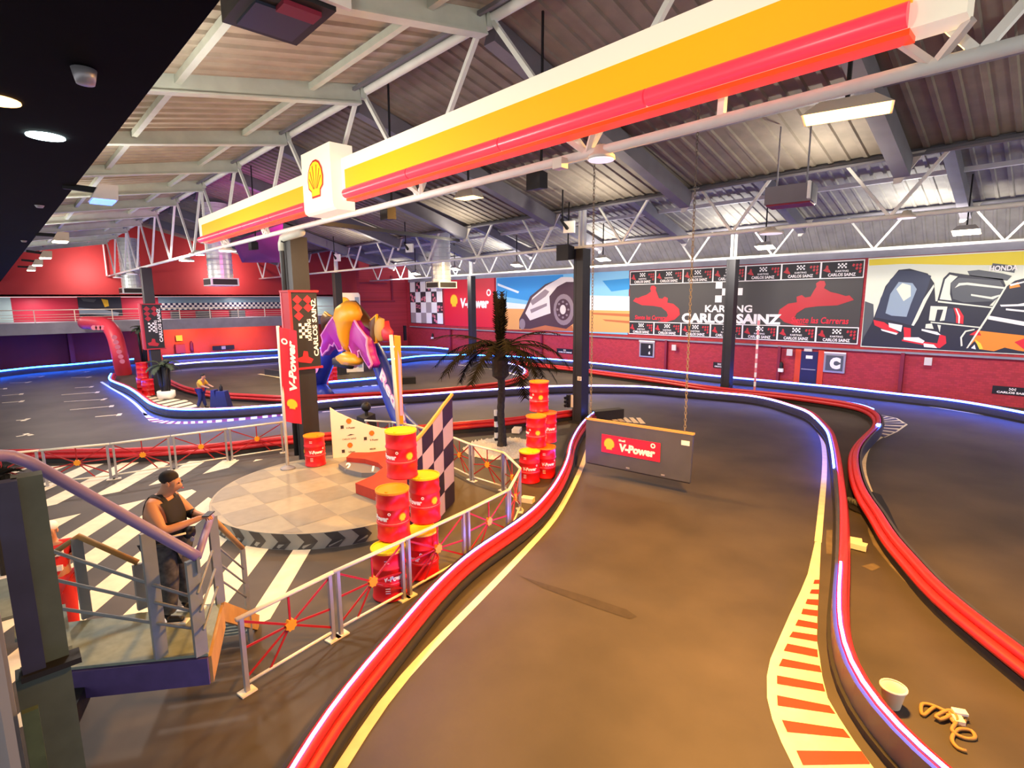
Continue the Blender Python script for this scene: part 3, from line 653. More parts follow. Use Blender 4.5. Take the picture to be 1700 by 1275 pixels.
# fittings on the soffit
for i, (x, y, m_) in enumerate(((76, 228, 'lamp_cool'), (-6, 168, 'lamp_warm'))):
    p = G(x, y, 6.488); mb = MB(); mb.lathe([(.14, 0), (.14, .01)], p, 20); o = solo('recessed_lamp', mb, m_, ['bright cool round lamp set in the black soffit', 'warm round lamp set in the black soffit at the picture edge'][i], 'lamp', p)
p = G(142, 140, 6.4); t = thing('smoke_detector', 'small pale smoke detector on the black soffit', 'smoke detector', p); mb = MB(); mb.lathe([(.05, 0), (.06, .04), (.07, .09)], p, 16); mb.build('body', 'galv', t, True)
for x, y in ((66, 345), (40, 402)): p = G(x, y, 6.46); mb = MB(); mb.lathe([(.04, 0), (.06, .035)], p, 12); solo('soffit_sensor', mb, 'galv', 'tiny round sensor on the black soffit, '+('nearer the blue floodlight' if y < 400 else 'nearer the red wall'), 'sensor', p)
# heater / projector box in the top left roof
p = onY(462, 30, 2.55); R = .35
t = thing('ceiling_projector', 'black open-bottomed unit with white back hanging from the left roof', 'projector', p)
mb = MB(); mb.box(p+V((0, 0, .26)), (1.05, .82, .5)); mb.build('casing', 'black', t)
mb = MB(); mb.box(p+V((-.1, 0, .0)), (.6, .6, .04)); mb.build('lens_panel', 'f1_navy', t)
mb = MB(); mb.box(p+V((.3, .1, -.012)), (.22, .4, .05)); mb.build('red_panel', 'dark_red', t)
mb = MB(); mb.box(p+V((.57, .1, .3)), (.06, .9, .5)); mb.build('side_plate', 'white_metal', t)
mb = MB(); mb.box(p+V((0, 0, .75)), (.1, .1, .6)); mb.build('bracket', 'steel', t)
# hanging box by the middle truss (heater)
p = onY(1313, 325, 14.6); t = thing('hanging_heater', 'dark box with white end plate hanging in front of the middle truss', 'heater', p)
mb = MB(); mb.box(p, (1.05, .7, .42), .15); mb.build('casing', 'beam_dark', t)
mb = MB(); mb.box(p+V((0, 0, -.23)), (.98, .62, .04), .15); mb.build('bottom_grille', 'dark_red', t)
mb = MB(); mb.box(p+V((.52, -.28, .02)), (.06, .32, .4), .15); mb.build('end_plate', 'white', t)
for s in (-.35, .35): mb = MB(); mb.tube([p+V((s, 0, .2)), V((p.x+s, p.y, roofz(p.y)))], .02, 6); mb.build('hook', 'galv', t)
def speaker(label, x, y, Y, s=.3):
    p = onY(x, y, Y); t = thing('loudspeaker', label, 'loudspeaker', p, 'roof loudspeakers')
    mb = MB(); mb.add([(-.5, -.4, -.5), (.5, -.4, -.5), (.35, .4, -.4), (-.35, .4, -.4), (-.5, -.4, .5), (.5, -.4, .5), (.35, .4, .4), (-.35, .4, .4)], [(3, 2, 1, 0), (4, 5, 6, 7), (0, 1, 5, 4), (1, 2, 6, 5), (2, 3, 7, 6), (3, 0, 4, 7)]); mb.v = [p+v*s*1.2 for v in mb.v]; mb.build('cabinet', 'black', t)
    mb = MB(); mb.bar(p+V((0, .1, s*.5)), V((p.x, p.y+.15, roofz(p.y+.15))), .04); mb.build('bracket', 'black', t)
speaker('black loudspeaker high on the column beside the hanging gate', 940, 420, YB-.6, .5)
speaker('black loudspeaker under the dark roof below the yellow sign', 893, 300, 8.5, .32)
speaker('black loudspeaker below the truss near the wrapped column', 645, 354, 7.6, .3)
speaker('black loudspeaker over the magenta-lit roof left of the wrapped column', 421, 408, 8.4, .32)
# sheet beyond the sign end, pink light on the roof put into its colour
a, b, c, d = onY(386, 402, 10.4), onY(470, 372, 10.4), onY(468, 436, 12.5), onY(402, 436, 12.5)
mb = MB(); mb.prism([a, b, c, d], (0, 0, .05)); solo('roof_glow_sheet', mb, 'magenta', 'magenta sheet painted as pink light under the roof left of the wrapped column', 'banner', (a+c)/2)
# ---------------------------------------------------------------- posters on the far wall
def Wp(x, y, k=0): return onY(x, y, YW-.06-.005*k)
class Layer:
    def __init__(s, t): s.t = t; s.k = 0; s.mb = {}
    def _g(s, m, lvl): return s.mb.setdefault((m, lvl), MB())
    def px(s, m, pts, lvl): s._g(m, lvl).poly([Wp(x, y, lvl) for x, y in pts]); return s
    def done(s, names={}):
        for (m, lvl), mb in s.mb.items(): mb.build(names.get(m, 'print'), m, s.t)
def poster(name, label, cat, x0, x1, z0, z1, m):
    t = thing(name, label, cat, ((x0+x1)/2, YW-.03, z0)); mb = MB(); mb.box(((x0+x1)/2, YW-.031, (z0+z1)/2), (x1-x0, .05, z1-z0)); mb.build('board', m, t); return t
# checkered photo wall
t = poster('photo_poster', 'checkered board of small photos on the far wall beside the corner', 'poster', -50.9, -44.95, 2.6, 7.05, 'photo_dark')
mw, mg, mp = MB(), MB(), MB(); rnd = random.Random(3)
for i in range(6):
    for j in range(4):
        x = -50.8+i*.98; z = 2.65+j*1.1; q = [V((x, YW-.06, z)), V((x+.98, YW-.06, z)), V((x+.98, YW-.06, z+1.1)), V((x, YW-.06, z+1.1))]
        if (i+j) % 2: mw.poly(q)
        elif rnd.random() < .5: mg.poly(q)
        else:
            for k in range(5): a, b = rnd.random()*.7, rnd.random()*.8; mp.poly([V((x+a, YW-.065, z+b)), V((x+a+.3, YW-.065, z+b)), V((x+a+.25, YW-.065, z+b+.3)), V((x+a, YW-.065, z+b+.25))])
mw.build('white_square', 'white', t); mg.build('grey_photo', 'photo_grey', t); mp.build('photo_print', 'stripe_pink', t)
# red petrol poster
t = poster('wall_poster', 'red poster with yellow shell emblem on the far wall behind a black column', 'poster', -44.6, -36.95, 2.5, 7.15, 'poster_red')
my, mr = MB(), MB(); pecten(my, mr, V((-43.0, YW-.06, 5.0)), XV, ZV, 1.1, V((0, -1, 0)), False); my.build('shell_emblem', 'emblem_y', t); mr.build('emblem_outline', 'emblem_o', t)
mb = MB(); add_text(mb, 'V-Power', V((-39.9, YW-.06, 4.75)), XV, ZV, .95, 4.3, .06, .1); o_ = disc((-37.75, YW-.06, 5.7), XV, ZV, .32); i_ = disc((-37.75, YW-.06, 5.7), XV, ZV, .18)
for k in range(16): mb.poly([o_[k], o_[(k+1) % 16], i_[(k+1) % 16], i_[k]])
mb.build('lettering', 'text_white', t)
# desert rally poster
t = poster('wall_poster', 'desert poster of a pale off-road racing truck under blue sky', 'poster', -36.7, -22.5, 2.45, 7.1, 'sky_mid')
L = Layer(t)
L.px('sky_blue', [(825, 462), (935, 456), (935, 482), (880, 500), (825, 490)], 1).px('sky_blue', [(1000, 466), (1045, 462), (1045, 480), (1015, 484)], 1).px('sky_pale', [(826, 470), (862, 484), (860, 487), (826, 474)], 2).px('sky_pale', [(962, 490), (1045, 492), (1045, 518), (962, 516)], 1)
L.px('sky_pale', [(825, 500), (880, 506), (870, 514), (825, 512)], 2)
L.px('sand', [(825, 512), (1045, 516), (1045, 552.5), (825, 546.5)], 3).px('sand_dark', [(980, 519), (1045, 521), (1045, 526), (985, 522)], 4).px('sand_dark', [(1000, 530), (1045, 533), (1045, 537), (1005, 533)], 4).px('sand_dark', [(870, 543), (905, 540), (950, 541), (952, 550), (865, 548)], 4)
L.px('car_dark', [(862, 546), (862, 530), (870, 515), (880, 492), (905, 472), (930, 462), (948, 462), (955, 470), (955, 535), (940, 546), (905, 540), (880, 546)], 5)
L.px('car_white', [(872, 520), (884, 494), (906, 475), (932, 460), (950, 460), (956, 468), (940, 468), (925, 476), (912, 492), (914, 520), (902, 524), (880, 532)], 6)
L.px('car_grey', [(880, 500), (905, 480), (912, 484), (906, 492), (884, 507)], 7).px('car_grey', [(880, 514), (908, 503), (908, 508), (882, 520)], 7)
L.px('car_grey', [(936+17*math.cos(a), 514+26*math.sin(a)) for a in [2*PI*k/20 for k in range(20)]], 7)
L.px('car_dark', [(935+12*math.cos(a), 514+18*math.sin(a)) for a in [2*PI*k/20 for k in range(20)]], 8)
L.px('car_white', [(934.5+5*math.cos(a), 514+8*math.sin(a)) for a in [2*PI*k/12 for k in range(12)]], 9)
for k in range(8): a = 2*PI*k/8; L.px('car_grey', [(934.5+9*math.cos(a)+s*math.cos(b), 514+13*math.sin(a)+s*math.sin(b)) for s, b in [(2, 2*PI*j/6) for j in range(6)]], 9)
L.px('car_grey', [(867+5*math.cos(a), 538+9*math.sin(a)) for a in [2*PI*k/12 for k in range(12)]], 7)
L.done({'sky_blue': 'sky', 'sky_pale': 'cloud', 'sand': 'dunes', 'car_white': 'truck_body', 'car_dark': 'truck_shadow'})
# big dark banner wall
X0, X1, Z0, Z1 = -22.4, -8.0, 2.5, 6.97
t = poster('wall_banner', 'wide dark banner wall with red kart riders and white lettering', 'banner', X0, X1, Z0, Z1, 'charcoal')
y = YW-.06; mb = MB()
y -= .004
def rect(mb, a, b, c, d, yy): mb.poly([V((a, yy, c)), V((b, yy, c)), V((b, yy, d)), V((a, yy, d))])
mw = MB(); mk_ = MB(); mr = MB(); n_ = 7; cw = (X1-X0)/n_
for zz0, zz1 in ((Z0+.02, Z0+.92), (Z1-.97, Z1-.03)):
    rect(mw, X0, X1, zz0, zz1, y)
    for k in range(n_):
        a = X0+k*cw; rect(mk_, a+.045, a+cw-.045, zz0+.05, zz1-.05, y-.005)
        cx = a+cw/2; zc = (zz0+zz1)/2; s = .085
        for i in range(5):
            for j in range(3):
                if (i+j) % 2 == 0: rect(mb, cx+(i-2.5)*s, cx+(i-1.5)*s, zc+.12+(j-.6)*s, zc+.12+(j+.4)*s, y-.01)
        add_text(mb, 'KARTING', V((cx, y-.01, zc-.08)), XV, ZV, .1, .62, .02); add_text(mb, 'CARLOS SAINZ', V((cx, y-.01, zc-.27)), XV, ZV, .17, 1.32, .03)
        mr.poly([V((a+.1+u*.42, y-.01, zc-.15+v*.42)) for u, v in ((0, .3), (.5, .1), (.95, 0), (.8, .35), (.65, .5), (.6, .9), (.4, .95), (.3, .55))])
        for i, j in ((0, 0), (1, 0), (2, 0), (1, 1), (2, 1), (2, 2)): c = V((a+cw-.5+i*.16, y-.01, zc+.2-j*.17)); mr.poly([c+XV*.07+ZV*.05, c+ZV*.08-XV*.03, c-XV*.07-ZV*.04, c-ZV*.08+XV*.02])
s = .43
for i in range(4):
    for j in range(3):
        if (i+j) % 2 == 0: rect(mb, -15.15-2*s+i*s, -15.15-s+i*s, 4.75+j*s, 4.75+(j+1)*s, y-.005)
add_text(mb, 'KARTING', V((-15.15, y-.012, 4.36)), XV, ZV, .45, 3.0, .03); add_text(mb, 'CARLOS SAINZ', V((-15.1, y-.012, 3.75)), XV, ZV, .62, 6.3, .05)
KR = [(0, .62), (.06, .52), (.2, .48), (.45, .46), (.6, .42), (.73, .3), (.76, .18), (.68, .07), (.55, .02), (.72, .0), (.9, .08), (1, .22), (.98, .38), (.86, .52), (.74, .56), (.75, .68), (.68, .72), (.63, .66), (.56, .68), (.52, .82), (.49, .9), (.5, .98), (.45, 1.04), (.39, 1.03), (.37, .95), (.39, .87), (.3, .78), (.2, .74), (.06, .7)]
for x0, dx in ((-22.1, 3.7), (-8.35, -3.8)): 
    k_ = lambda u, v: V((x0+u*dx, y-.005, 3.42+v*2.4))
    mr.grid([[k_(*q) for q in ((.06, .7), (.3, .63), (.6, .59), (.86, .52), (.98, .38), (1, .22), (.9, .08), (.72, 0))], [k_(*q) for q in ((0, .6), (.2, .48), (.45, .46), (.62, .42), (.73, .3), (.76, .2), (.7, .08), (.55, .02))]])
    mr.poly([k_(u, v)-V((0, .003, 0)) for u, v in ((.06, .66), (.2, .74), (.3, .78), (.39, .87), (.37, .95), (.39, 1.03), (.45, 1.04), (.5, .98), (.49, .9), (.52, .82), (.56, .68), (.63, .66), (.68, .72), (.75, .68), (.74, .54), (.3, .55))])
mw.build('white_border', 'text_white', t); mk_.build('black_cell', 'banner_dark', t); mb.build('lettering', 'text_white', t); mr.build('kart_rider_print', 'text_red', t)
mb = MB(); add_text(mb, 'Siente las Carreras', V((-20.6, y-.012, 3.72)), XV, ZV, .3, 2.6, .02, .15); add_text(mb, 'Siente las Carreras', V((-9.95, y-.012, 3.75)), XV, ZV, .36, 2.9, .02, .15); mb.build('script_lettering', 'vp_red', t)
# racing car poster
t = poster('wall_poster', 'racing car poster with a huge tyre at the right end of the wall', 'poster', -7.86, 2.6, 2.4, 6.98, 'f1_pale')
L = Layer(t)
L.px('f1_yellow', [(1443, 431), (1700, 417), (1760, 414), (1760, 438), (1700, 440), (1600, 440), (1500, 438), (1443, 441)], 1)
L.px('f1_grey', [(1436, 500), (1450, 505), (1452, 574), (1430, 573)], 1)
L.px('f1_navy', [(1430, 574), (1434, 560), (1448, 535), (1470, 475), (1492, 448), (1510, 446), (1540, 454), (1551, 470), (1553, 500), (1600, 503), (1648, 508), (1665, 480), (1685, 466), (1700, 462), (1760, 462), (1760, 590), (1600, 583)], 2)
L.px('f1_tyre', [(1453, 527), (1462, 495), (1478, 464), (1494, 449), (1525, 450), (1546, 458), (1540, 478), (1528, 508), (1512, 540), (1480, 532)], 3)
L.px('f1_sheen', [(1470, 520), (1478, 488), (1492, 468), (1515, 470), (1522, 480), (1512, 505), (1505, 526), (1480, 524)], 4)
L.px('f1_pale', [(1500, 500), (1488, 480), (1498, 470), (1512, 474), (1512, 492)], 5)
L.px('f1_pale', [(1513, 540), (1520, 525), (1533, 497), (1550, 472), (1551, 476), (1538, 500), (1524, 530), (1517, 541)], 4)
L.px('f1_navy', [(1556, 500), (1566, 462), (1576, 452), (1620, 458), (1665, 463), (1672, 480), (1650, 500), (1640, 510)], 3)
L.px('f1_pale', [(1560, 497), (1569, 464), (1577, 456), (1590, 459), (1578, 470), (1577, 488), (1580, 499)], 4)
L.px('f1_grey', [(1578, 470), (1592, 461), (1660, 466), (1668, 478), (1650, 500), (1600, 502), (1582, 496)], 4)
L.px('f1_pale', [(1585, 478), (1592, 470), (1606, 469), (1670, 477), (1670, 480), (1605, 473), (1594, 474)], 5)
L.px('f1_pale', [(1612, 488), (1645, 493), (1660, 489), (1661, 491), (1648, 497), (1612, 491)], 5)
L.px('f1_grey', [(1606, 450), (1625, 448), (1665, 454), (1680, 458), (1672, 466), (1610, 458)], 3)
L.px('f1_grey', [(1648, 437), (1686, 441), (1684, 453), (1645, 447)], 3)
L.px('f1_pale', [(1542, 532), (1545, 508), (1573, 509), (1568, 532), (1560, 533), (1566, 514), (1556, 514), (1552, 533)], 4).px('f1_pale', [(1537, 538), (1547, 537), (1550, 546), (1536, 545)], 4).px('f1_pale', [(1556, 539), (1562, 540), (1560, 552)], 4)
L.px('poster_red', [(1583, 511), (1592, 512), (1600, 525), (1599, 538), (1587, 536), (1587, 524)], 4).px('text_white', [(1586, 512), (1588, 512), (1594, 525), (1593, 537), (1591, 537), (1591, 525)], 5)
L.px('poster_red', [(1500, 543), (1512, 545), (1512, 562), (1501, 560)], 4).px('poster_red', [(1450, 531), (1468, 535), (1492, 552), (1488, 556), (1452, 540)], 4).px('poster_red', [(1560, 555), (1570, 558), (1571, 570), (1560, 578), (1497, 566), (1498, 563), (1556, 570)], 4)
L.px('text_white', [(1475, 536), (1498, 540), (1496, 551), (1476, 543)], 5).px('text_white', [(1500, 560), (1525, 560), (1535, 566), (1532, 570), (1500, 564)], 5).px('text_white', [(1530, 546), (1556, 551), (1562, 556), (1556, 556), (1530, 549)], 5).px('text_white', [(1533, 570), (1550, 572), (1556, 578), (1534, 576)], 5).px('text_white', [(1462, 546), (1490, 553), (1488, 556), (1464, 549)], 5)
L.px('f1_tyre', [(1565, 520), (1575, 512), (1583, 512), (1586, 536), (1567, 533)], 3)
L.px('f1_orange', [(1604, 580), (1618, 562), (1626, 549), (1700, 557), (1760, 560), (1760, 592), (1690, 582), (1668, 577), (1650, 583), (1628, 580), (1618, 566)], 4)
L.px('f1_yellow', [(1618, 563), (1628, 570), (1632, 579), (1626, 580)], 5)
L.px('poster_red', [(1609, 556), (1624, 547), (1629, 557)], 5).px('poster_red', [(1684, 568), (1700, 562), (1760, 560), (1700, 580)], 5)
L.px('text_white', [(1642, 524), (1700, 534), (1760, 545), (1760, 552), (1700, 541), (1640, 530)], 5)
L.px('f1_orange', [(1676, 474), (1690, 468), (1694, 476), (1676, 479)], 4).px('text_white', [(1676, 472), (1700, 467), (1700, 469), (1678, 475)], 5)
L.px('text_white', [(1660, 506), (1690, 505), (1700, 503), (1700, 508), (1662, 509)], 4).px('text_white', [(1670, 512), (1700, 515), (1700, 518), (1670, 515)], 4)
L.px('f1_pale', [(1557, 499), (1650, 510), (1650, 512), (1557, 502)], 5).px('f1_pale', [(1545, 534), (1630, 543), (1630, 545), (1545, 536)], 5).px('f1_pale', [(1604, 578), (1640, 522), (1672, 470), (1675, 470), (1643, 524), (1607, 578)], 6)
L.px('f1_pale', [(1595, 575), (1594, 560), (1602, 549), (1618, 546), (1618, 548), (1604, 551), (1597, 561), (1598, 574)], 5).px('text_white', [(1612, 578), (1618, 572), (1620, 580)], 6)
L.done({'f1_tyre': 'tyre', 'f1_navy': 'car_body', 'f1_orange': 'car_nose', 'f1_yellow': 'sky_band', 'f1_sheen': 'tyre_sheen'})
mb = MB(); add_text(mb, 'HONDA', Wp(1666, 445, 8), XV, ZV, .24, .95, .03); mb.build('lettering', 'text_white', t)
# ---------------------------------------------------------------- wall fittings
def wallbox(name, label, cat, x0, y0, x1, y1, m, d=.08):
    a, b = Wp(x0, y0), Wp(x1, y1); c = V(((a.x+b.x)/2, YW-d/2, (a.z+b.z)/2)); mb = MB(); mb.box(c, (abs(b.x-a.x), d, abs(a.z-b.z))); t = thing(name, label, cat, c); mb.build('body', m, t); return t, c, abs(b.x-a.x), abs(a.z-b.z), YW-d-.006
def sub(t, name, m, c, w, h, y, d=.02): mb = MB(); mb.box((c[0], y-d/2, c[1]), (w, d, h)); return mb.build(name, m, t)
a, b = onY(1331, 586, YW), onY(1355, 634, YW)
t = thing('door', 'narrow dark blue door in the brick wall under the dark banner wall', 'door', (a.x+.5, YW, 0)); w = b.x-a.x; cx = (a.x+b.x)/2
mb = MB(); mb.box((cx, YW-.03, 1.0), (w, .08, 2.0)); mb.build('leaf', 'door_blue', t)
mb = MB(); mb.box((cx, YW-.09, .98), (w*.85, .04, .05)); mb.build('push_bar', 'galv', t)
mb = MB(); mb.box((cx, YW-.08, 1.68), (w*.4, .02, .18)); mb.build('door_sign', 'white', t)
for s in (-1, 1): mb = MB(); mb.box((cx+s*(w/2+.16), YW-.02, 1.05), (.3, .06, 2.1)); mb.build('door_post', 'orange_wall', t)
boxy('exit_lamp', 'small pale box lamp above the blue door', 'lamp', onY(1342, 581, YW-.08), (.4, .12, .16), 'lamp_body')
t, c, w, h, y = wallbox('scoreboard', 'grey framed black timing board left of the far right column', 'scoreboard', 1062, 567, 1086, 594, 'galv'); sub(t, 'screen', 'black', (c.x, c.z), w*.8, h*.82, y)
mb = MB(); add_text(mb, '8', V((c.x+w*.2, y-.03, c.z+h*.2)), XV, ZV, .22, None, .04); add_text(mb, '6', V((c.x+w*.2, y-.03, c.z-h*.2)), XV, ZV, .22, None, .04); mb.build('digits', 'white', t)
sub(t, 'top_lamp', 'white', (c.x, c.z+h*.55), w*1.05, .09, y)
t, c, w, h, y = wallbox('wall_clock', 'square grey framed board with a big white C beside the blue door', 'wall board', 1369, 586, 1402, 620, 'galv', .1); sub(t, 'face', 'f1_grey', (c.x, c.z), w*.8, h*.8, y)
mb = MB(); add_text(mb, 'C', V((c.x+.05, y-.03, c.z)), XV, ZV, h*.62, w*.5, .09); mb.build('digit', 'white', t); sub(t, 'top_lamp', 'white', (c.x, c.z+h*.54), w*1.02, .08, y)
for x0, y0, x1, y1, l in ((1648, 640, 1712, 659, 'black name sign on the brick wall at the right edge'), (1184, 601, 1203, 612, 'black name sign low on the brick wall left of the far column'), (924, 578, 950, 588, 'black name sign on the brick wall left of the gate column')):
    t, c, w, h, y = wallbox('wall_sign', l, 'sign', x0, y0, x1, y1, 'black', .04); mb = MB(); add_text(mb, 'CARLOS SAINZ', V((c.x+w*.05, y-.01, c.z-h*.22)), XV, ZV, h*.26, w*.85, .04)
    for i in range(5):
        for j in range(3):
            if (i+j) % 2 == 0: s = h*.1; rect(mb, c.x+(i-2)*s*1.3, c.x+(i-1)*s*1.3, c.z+.05*h+j*s, c.z+.05*h+(j+1)*s, y-.01)
    mb.build('lettering', 'text_white', t)
def extinguisher(label, x, y):
    p = onY(x, y, YW-.16); t = thing('fire_extinguisher', label, 'fire extinguisher', p); mb = MB(); mb.lathe([(.09, -.28), (.1, -.25), (.1, .12), (.05, .2), (.03, .24)], p, 12); mb.build('cylinder', 'black', t, True)
    mb = MB(); mb.box(p+V((0, -.02, -.26)), (.26, .16, .2)); mb.build('holder', 'white', t)
extinguisher('dark extinguisher with white holder on the brick wall left of the blue door', 1297, 607); extinguisher('dark extinguisher with white holder under the checkered photo board', 718, 557)
for x, y, l in ((1311, 585, 'left of the blue door'), (1541, 600, 'below the racing car poster'), (1119, 577, 'right of the timing board')): boxy('wall_box', 'small pale switch box on the brick wall, '+l, 'switch box', onY(x, y, YW-.26), (.3, .1, .38), 'lamp_body')
mb = MB(); a = onX(677, 548, -50.6); mb.box((-49.9, 31.5, 1.6), (.25, .25, 1.6)); solo('wall_post', mb, 'black', 'short black post by the far corner of the brick wall', 'post', (-49.9, 31.5, .8))
# ---------------------------------------------------------------- gallery at the left
def gal(x0, y0, x1, y1, X=-53.9): a, b = onX(x0, y0, X), onX(x1, y1, X); return a, b
def galpanel(name, label, cat, x0, y0, x1, y1, m, X=-53.9, d=.06):
    a, b = gal(x0, y0, x1, y1, X); c = (a+b)/2; t = thing(name, label, cat, c); mb = MB(); mb.box(c, (d, abs(b.y-a.y), abs(a.z-b.z))); mb.build('panel', m, t); return t, a, b
galpanel('gallery_door', 'pale green door at the left end of the gallery', 'door', -20, 494, 24, 541, 'glass_pale')
t, a, b = galpanel('gallery_poster', 'dark racing poster on the gallery wall above the red arch', 'poster', 128, 493, 204, 524, 'f1_navy')
for m, pts in (('f1_sheen', ((130, 511), (170, 514), (198, 519), (196, 524), (132, 521))), ('emblem_y', ((168, 496), (179, 498), (181, 508), (174, 510))), ('f1_grey', ((134, 495), (160, 497), (156, 502), (138, 500)))):
    mb = MB(); mb.poly([onX(x, y, -53.82) for x, y in pts]); mb.build('print', m, t)
t, a, b = galpanel('gallery_window', 'long bluish glass front of the gallery bar with checker strip', 'window', 262, 493, 476, 512, 'glass_blue')
mb = MB(); rnd = random.Random(2); y0, y1 = onX(264, 505, -53.8).y, onX(474, 505, -53.8).y; n_ = 52; s = (y1-y0)/n_; z1 = onX(300, 503, -53.8).z; z0 = onX(300, 514, -53.8).z
mk2 = MB(); mk2.poly([V((-53.82, y0, z0)), V((-53.82, y1, z0)), V((-53.82, y1, z1)), V((-53.82, y0, z1))]); mk2.build('checker_ground', 'white', t)
for i in range(n_):
    for j in range(3):
        if (i+j) % 2 == 0: h = (z1-z0)/3; mb.poly([V((-53.8, y0+i*s, z0+j*h)), V((-53.8, y0+i*s+s, z0+j*h)), V((-53.8, y0+i*s+s, z0+j*h+h)), V((-53.8, y0+i*s, z0+j*h+h))])
mb.build('checker_print', 'door_blue', t)
galpanel('gallery_window', 'bright pale window of the gallery right of the wrapped column', 'window', 522, 490, 556, 524, 'glass_pale')
r = thing('gallery_railing', 'white tube railing along the edge of the gallery', 'railing', (-50, 11, 3.7))
mb = MB(); mb.tube([V((-50.02, -3, 4.58)), V((-50.02, 26, 4.58))], .035, 6); mb.build('top_rail', 'rail_paint', r)
for z in (3.9, 4.08, 4.26): mb = MB(); mb.tube([V((-50.02, -3, z)), V((-50.02, 26, z))], .015, 5); mb.build('rail_wire', 'rail_paint', r)
for k in range(14): mb = MB(); mb.box((-50.02, -2.6+k*2.2, 4.14), (.05, .05, .88)); mb.build('post', 'rail_paint', r)
for y0_, y1_ in ((12.5, 13.6), (15.2, 16.4), (10.6, 11.2)): mb = MB(); mb.box((-53, (y0_+y1_)/2, 4.0), (.6, y1_-y0_, .6)); solo('gallery_sofa', mb, 'f1_grey', 'dark seat on the gallery floor, '+{12.5: 'middle one', 15.2: 'rightmost one', 10.6: 'leftmost one'}[y0_], 'seat', (-53, y0_, 3.7))
# things on the lower orange wall
p = onX(299, 577, -55.8); t = thing('fire_hose_box', 'red hose box with yellow sign on the orange wall under the gallery', 'fire hose', p); mb = MB(); mb.box(p+V((0, 0, -.1)), (.3, .75, .8)); mb.build('box', 'red_wall', t); mb = MB(); mb.box(p+V((0, 0, .85)), (.06, .5, .5)); mb.build('sign', 'emblem_y', t)
p = onX(318, 575, -55.8); mb = MB(); mb.lathe([(.1, -.5), (.14, -.4), (.14, .3), (.05, .5)], p, 10); solo('fire_extinguisher', mb, 'dark_red', 'dark red extinguisher on the orange wall right of the hose box', 'fire extinguisher', p, smooth=True)
t = thing('wall_sign', 'black sign low on the orange wall under the gallery', 'sign', onX(371, 577, -55.8)); p = onX(371, 577, -55.8); mb = MB(); mb.box(p, (.06, 1.9, .4)); mb.build('board', 'black', t); mb = MB(); mb.box(p+V((.04, 0, 0)), (.02, .35, .3)); mb.build('print', 'photo_grey', t)
# ---------------------------------------------------------------- oil drums
def cyl_text(mb, s, R, z, ang, h, w, bold=.03, shear=.1, dr=.004):
    vs, fs, asp = text2d(s, bold); sx = w/asp
    mb.add([V(((R+dr)*math.cos(ang+(x+shear*y)*sx/R), (R+dr)*math.sin(ang+(x+shear*y)*sx/R), z+y*h)) for x, y in vs], fs)
def cyl_patch(mb, pts, R, z, ang, dr=.004): mb.poly([V(((R+dr)*math.cos(ang+x/R), (R+dr)*math.sin(ang+x/R), z+y)) for x, y in pts])
DR, DH = .29, .88
prof = [(.27, .0), (.292, .012), (.292, .03), (.28, .045)]
for zc in (.3, .585): prof += [(.28, zc-.03), (.293, zc-.01), (.293, zc+.01), (.28, zc+.03)]
prof += [(.28, .835), (.292, .848), (.27, .858)]
def make_drum(lid, full=True):
    t = thing('oil_drum', 'red drum', 'oil drum', (0, 0, 0))
    mb = MB(); mb.lathe(prof, (0, 0, 0), 32); mb.build('body', 'drum_red', t, True)
    mb = MB(); mb.lathe([(.294, .85), (.294, .885), (.27, .886), (.268, .872), (0.002, .872)], (0, 0, 0), 32); mb.lathe([(.03, .872), (.03, .888)], (.17, .08, 0), 10); mb.build('lid', lid, t)
    if full:
        mb = MB()
        for a in (0, PI):
            cyl_text(mb, 'V-Power', DR-.005, .43, a, .1, .4, .05); o_ = [(.215+.028*math.cos(q), .085+.028*math.sin(q)) for q in [2*PI*k/12 for k in range(12)]]; i_ = [(.215+.013*math.cos(q), .085+.013*math.sin(q)) for q in [2*PI*k/12 for k in range(12)]]
            for k in range(12): cyl_patch(mb, [o_[k], o_[(k+1) % 12], i_[(k+1) % 12], i_[k]], DR-.005, .43, a)
            for zz in (.25, .21, .17, .7, .74): cyl_patch(mb, [(-.17, 0), (-.09, 0), (-.09, .012), (-.17, .012)], DR-.006, zz, a)
        for zz in (.325, .56): 
            mb.lathe([(.2815, zz), (.2815, zz+.006)], (0, 0, 0), 32, False)
        mb.build('lettering', 'text_white', t)
        my, mo = MB(), MB()
        for a in (PI/2, -PI/2): cyl_patch(mo, [(x*.15, y*.15) for x, y in PECT], DR-.005, .44, a); cyl_patch(my, [(x*.115, y*.115) for x, y in PECT], DR-.005, .44, a, .008)
        mo.build('emblem_outline', 'emblem_o', t); my.build('shell_emblem', 'emblem_y', t)
    return t
dy = make_drum('drum_yellow'); do = make_drum('drum_orange'); used = set()
def drum(p, rz, label, proto, group):
    o = proto if proto not in used else copy_tree(proto); used.add(proto)
    o.location = V(p); o.rotation_euler = (0, 0, rz); o['label'] = label; o['group'] = group
def lidpos(x, y, k, base=0): p = G(x, y, base+(k+1)*DH); return (p.x, p.y, base+k*DH+.002*k)
def face(p, off=0): return math.atan2(-p[1], -p[0])+off
gl = 'red drums stacked beside the podium'; gr = 'red drums stacked by the palm'
for x, y, k, off, l, pr in ((644, 907, 0, -.35, 'bottom drum of the tall front stack beside the podium', dy), (651, 811, 1, 1.0, 'middle drum of the tall front stack beside the podium', do), (665, 714, 2, 1.05, 'top drum of the tall front stack beside the podium, bright yellow lid', dy),
    (701, 878, 0, .9, 'lower drum of the two-high stack behind the tall front stack', dy), (704, 788, 1, .9, 'upper yellow-lidded drum of the two-high stack behind the tall front stack', dy)):
    p = lidpos(x, y, k); drum(p, face(p, -off), 'red oil drum, '+l, pr, gl)
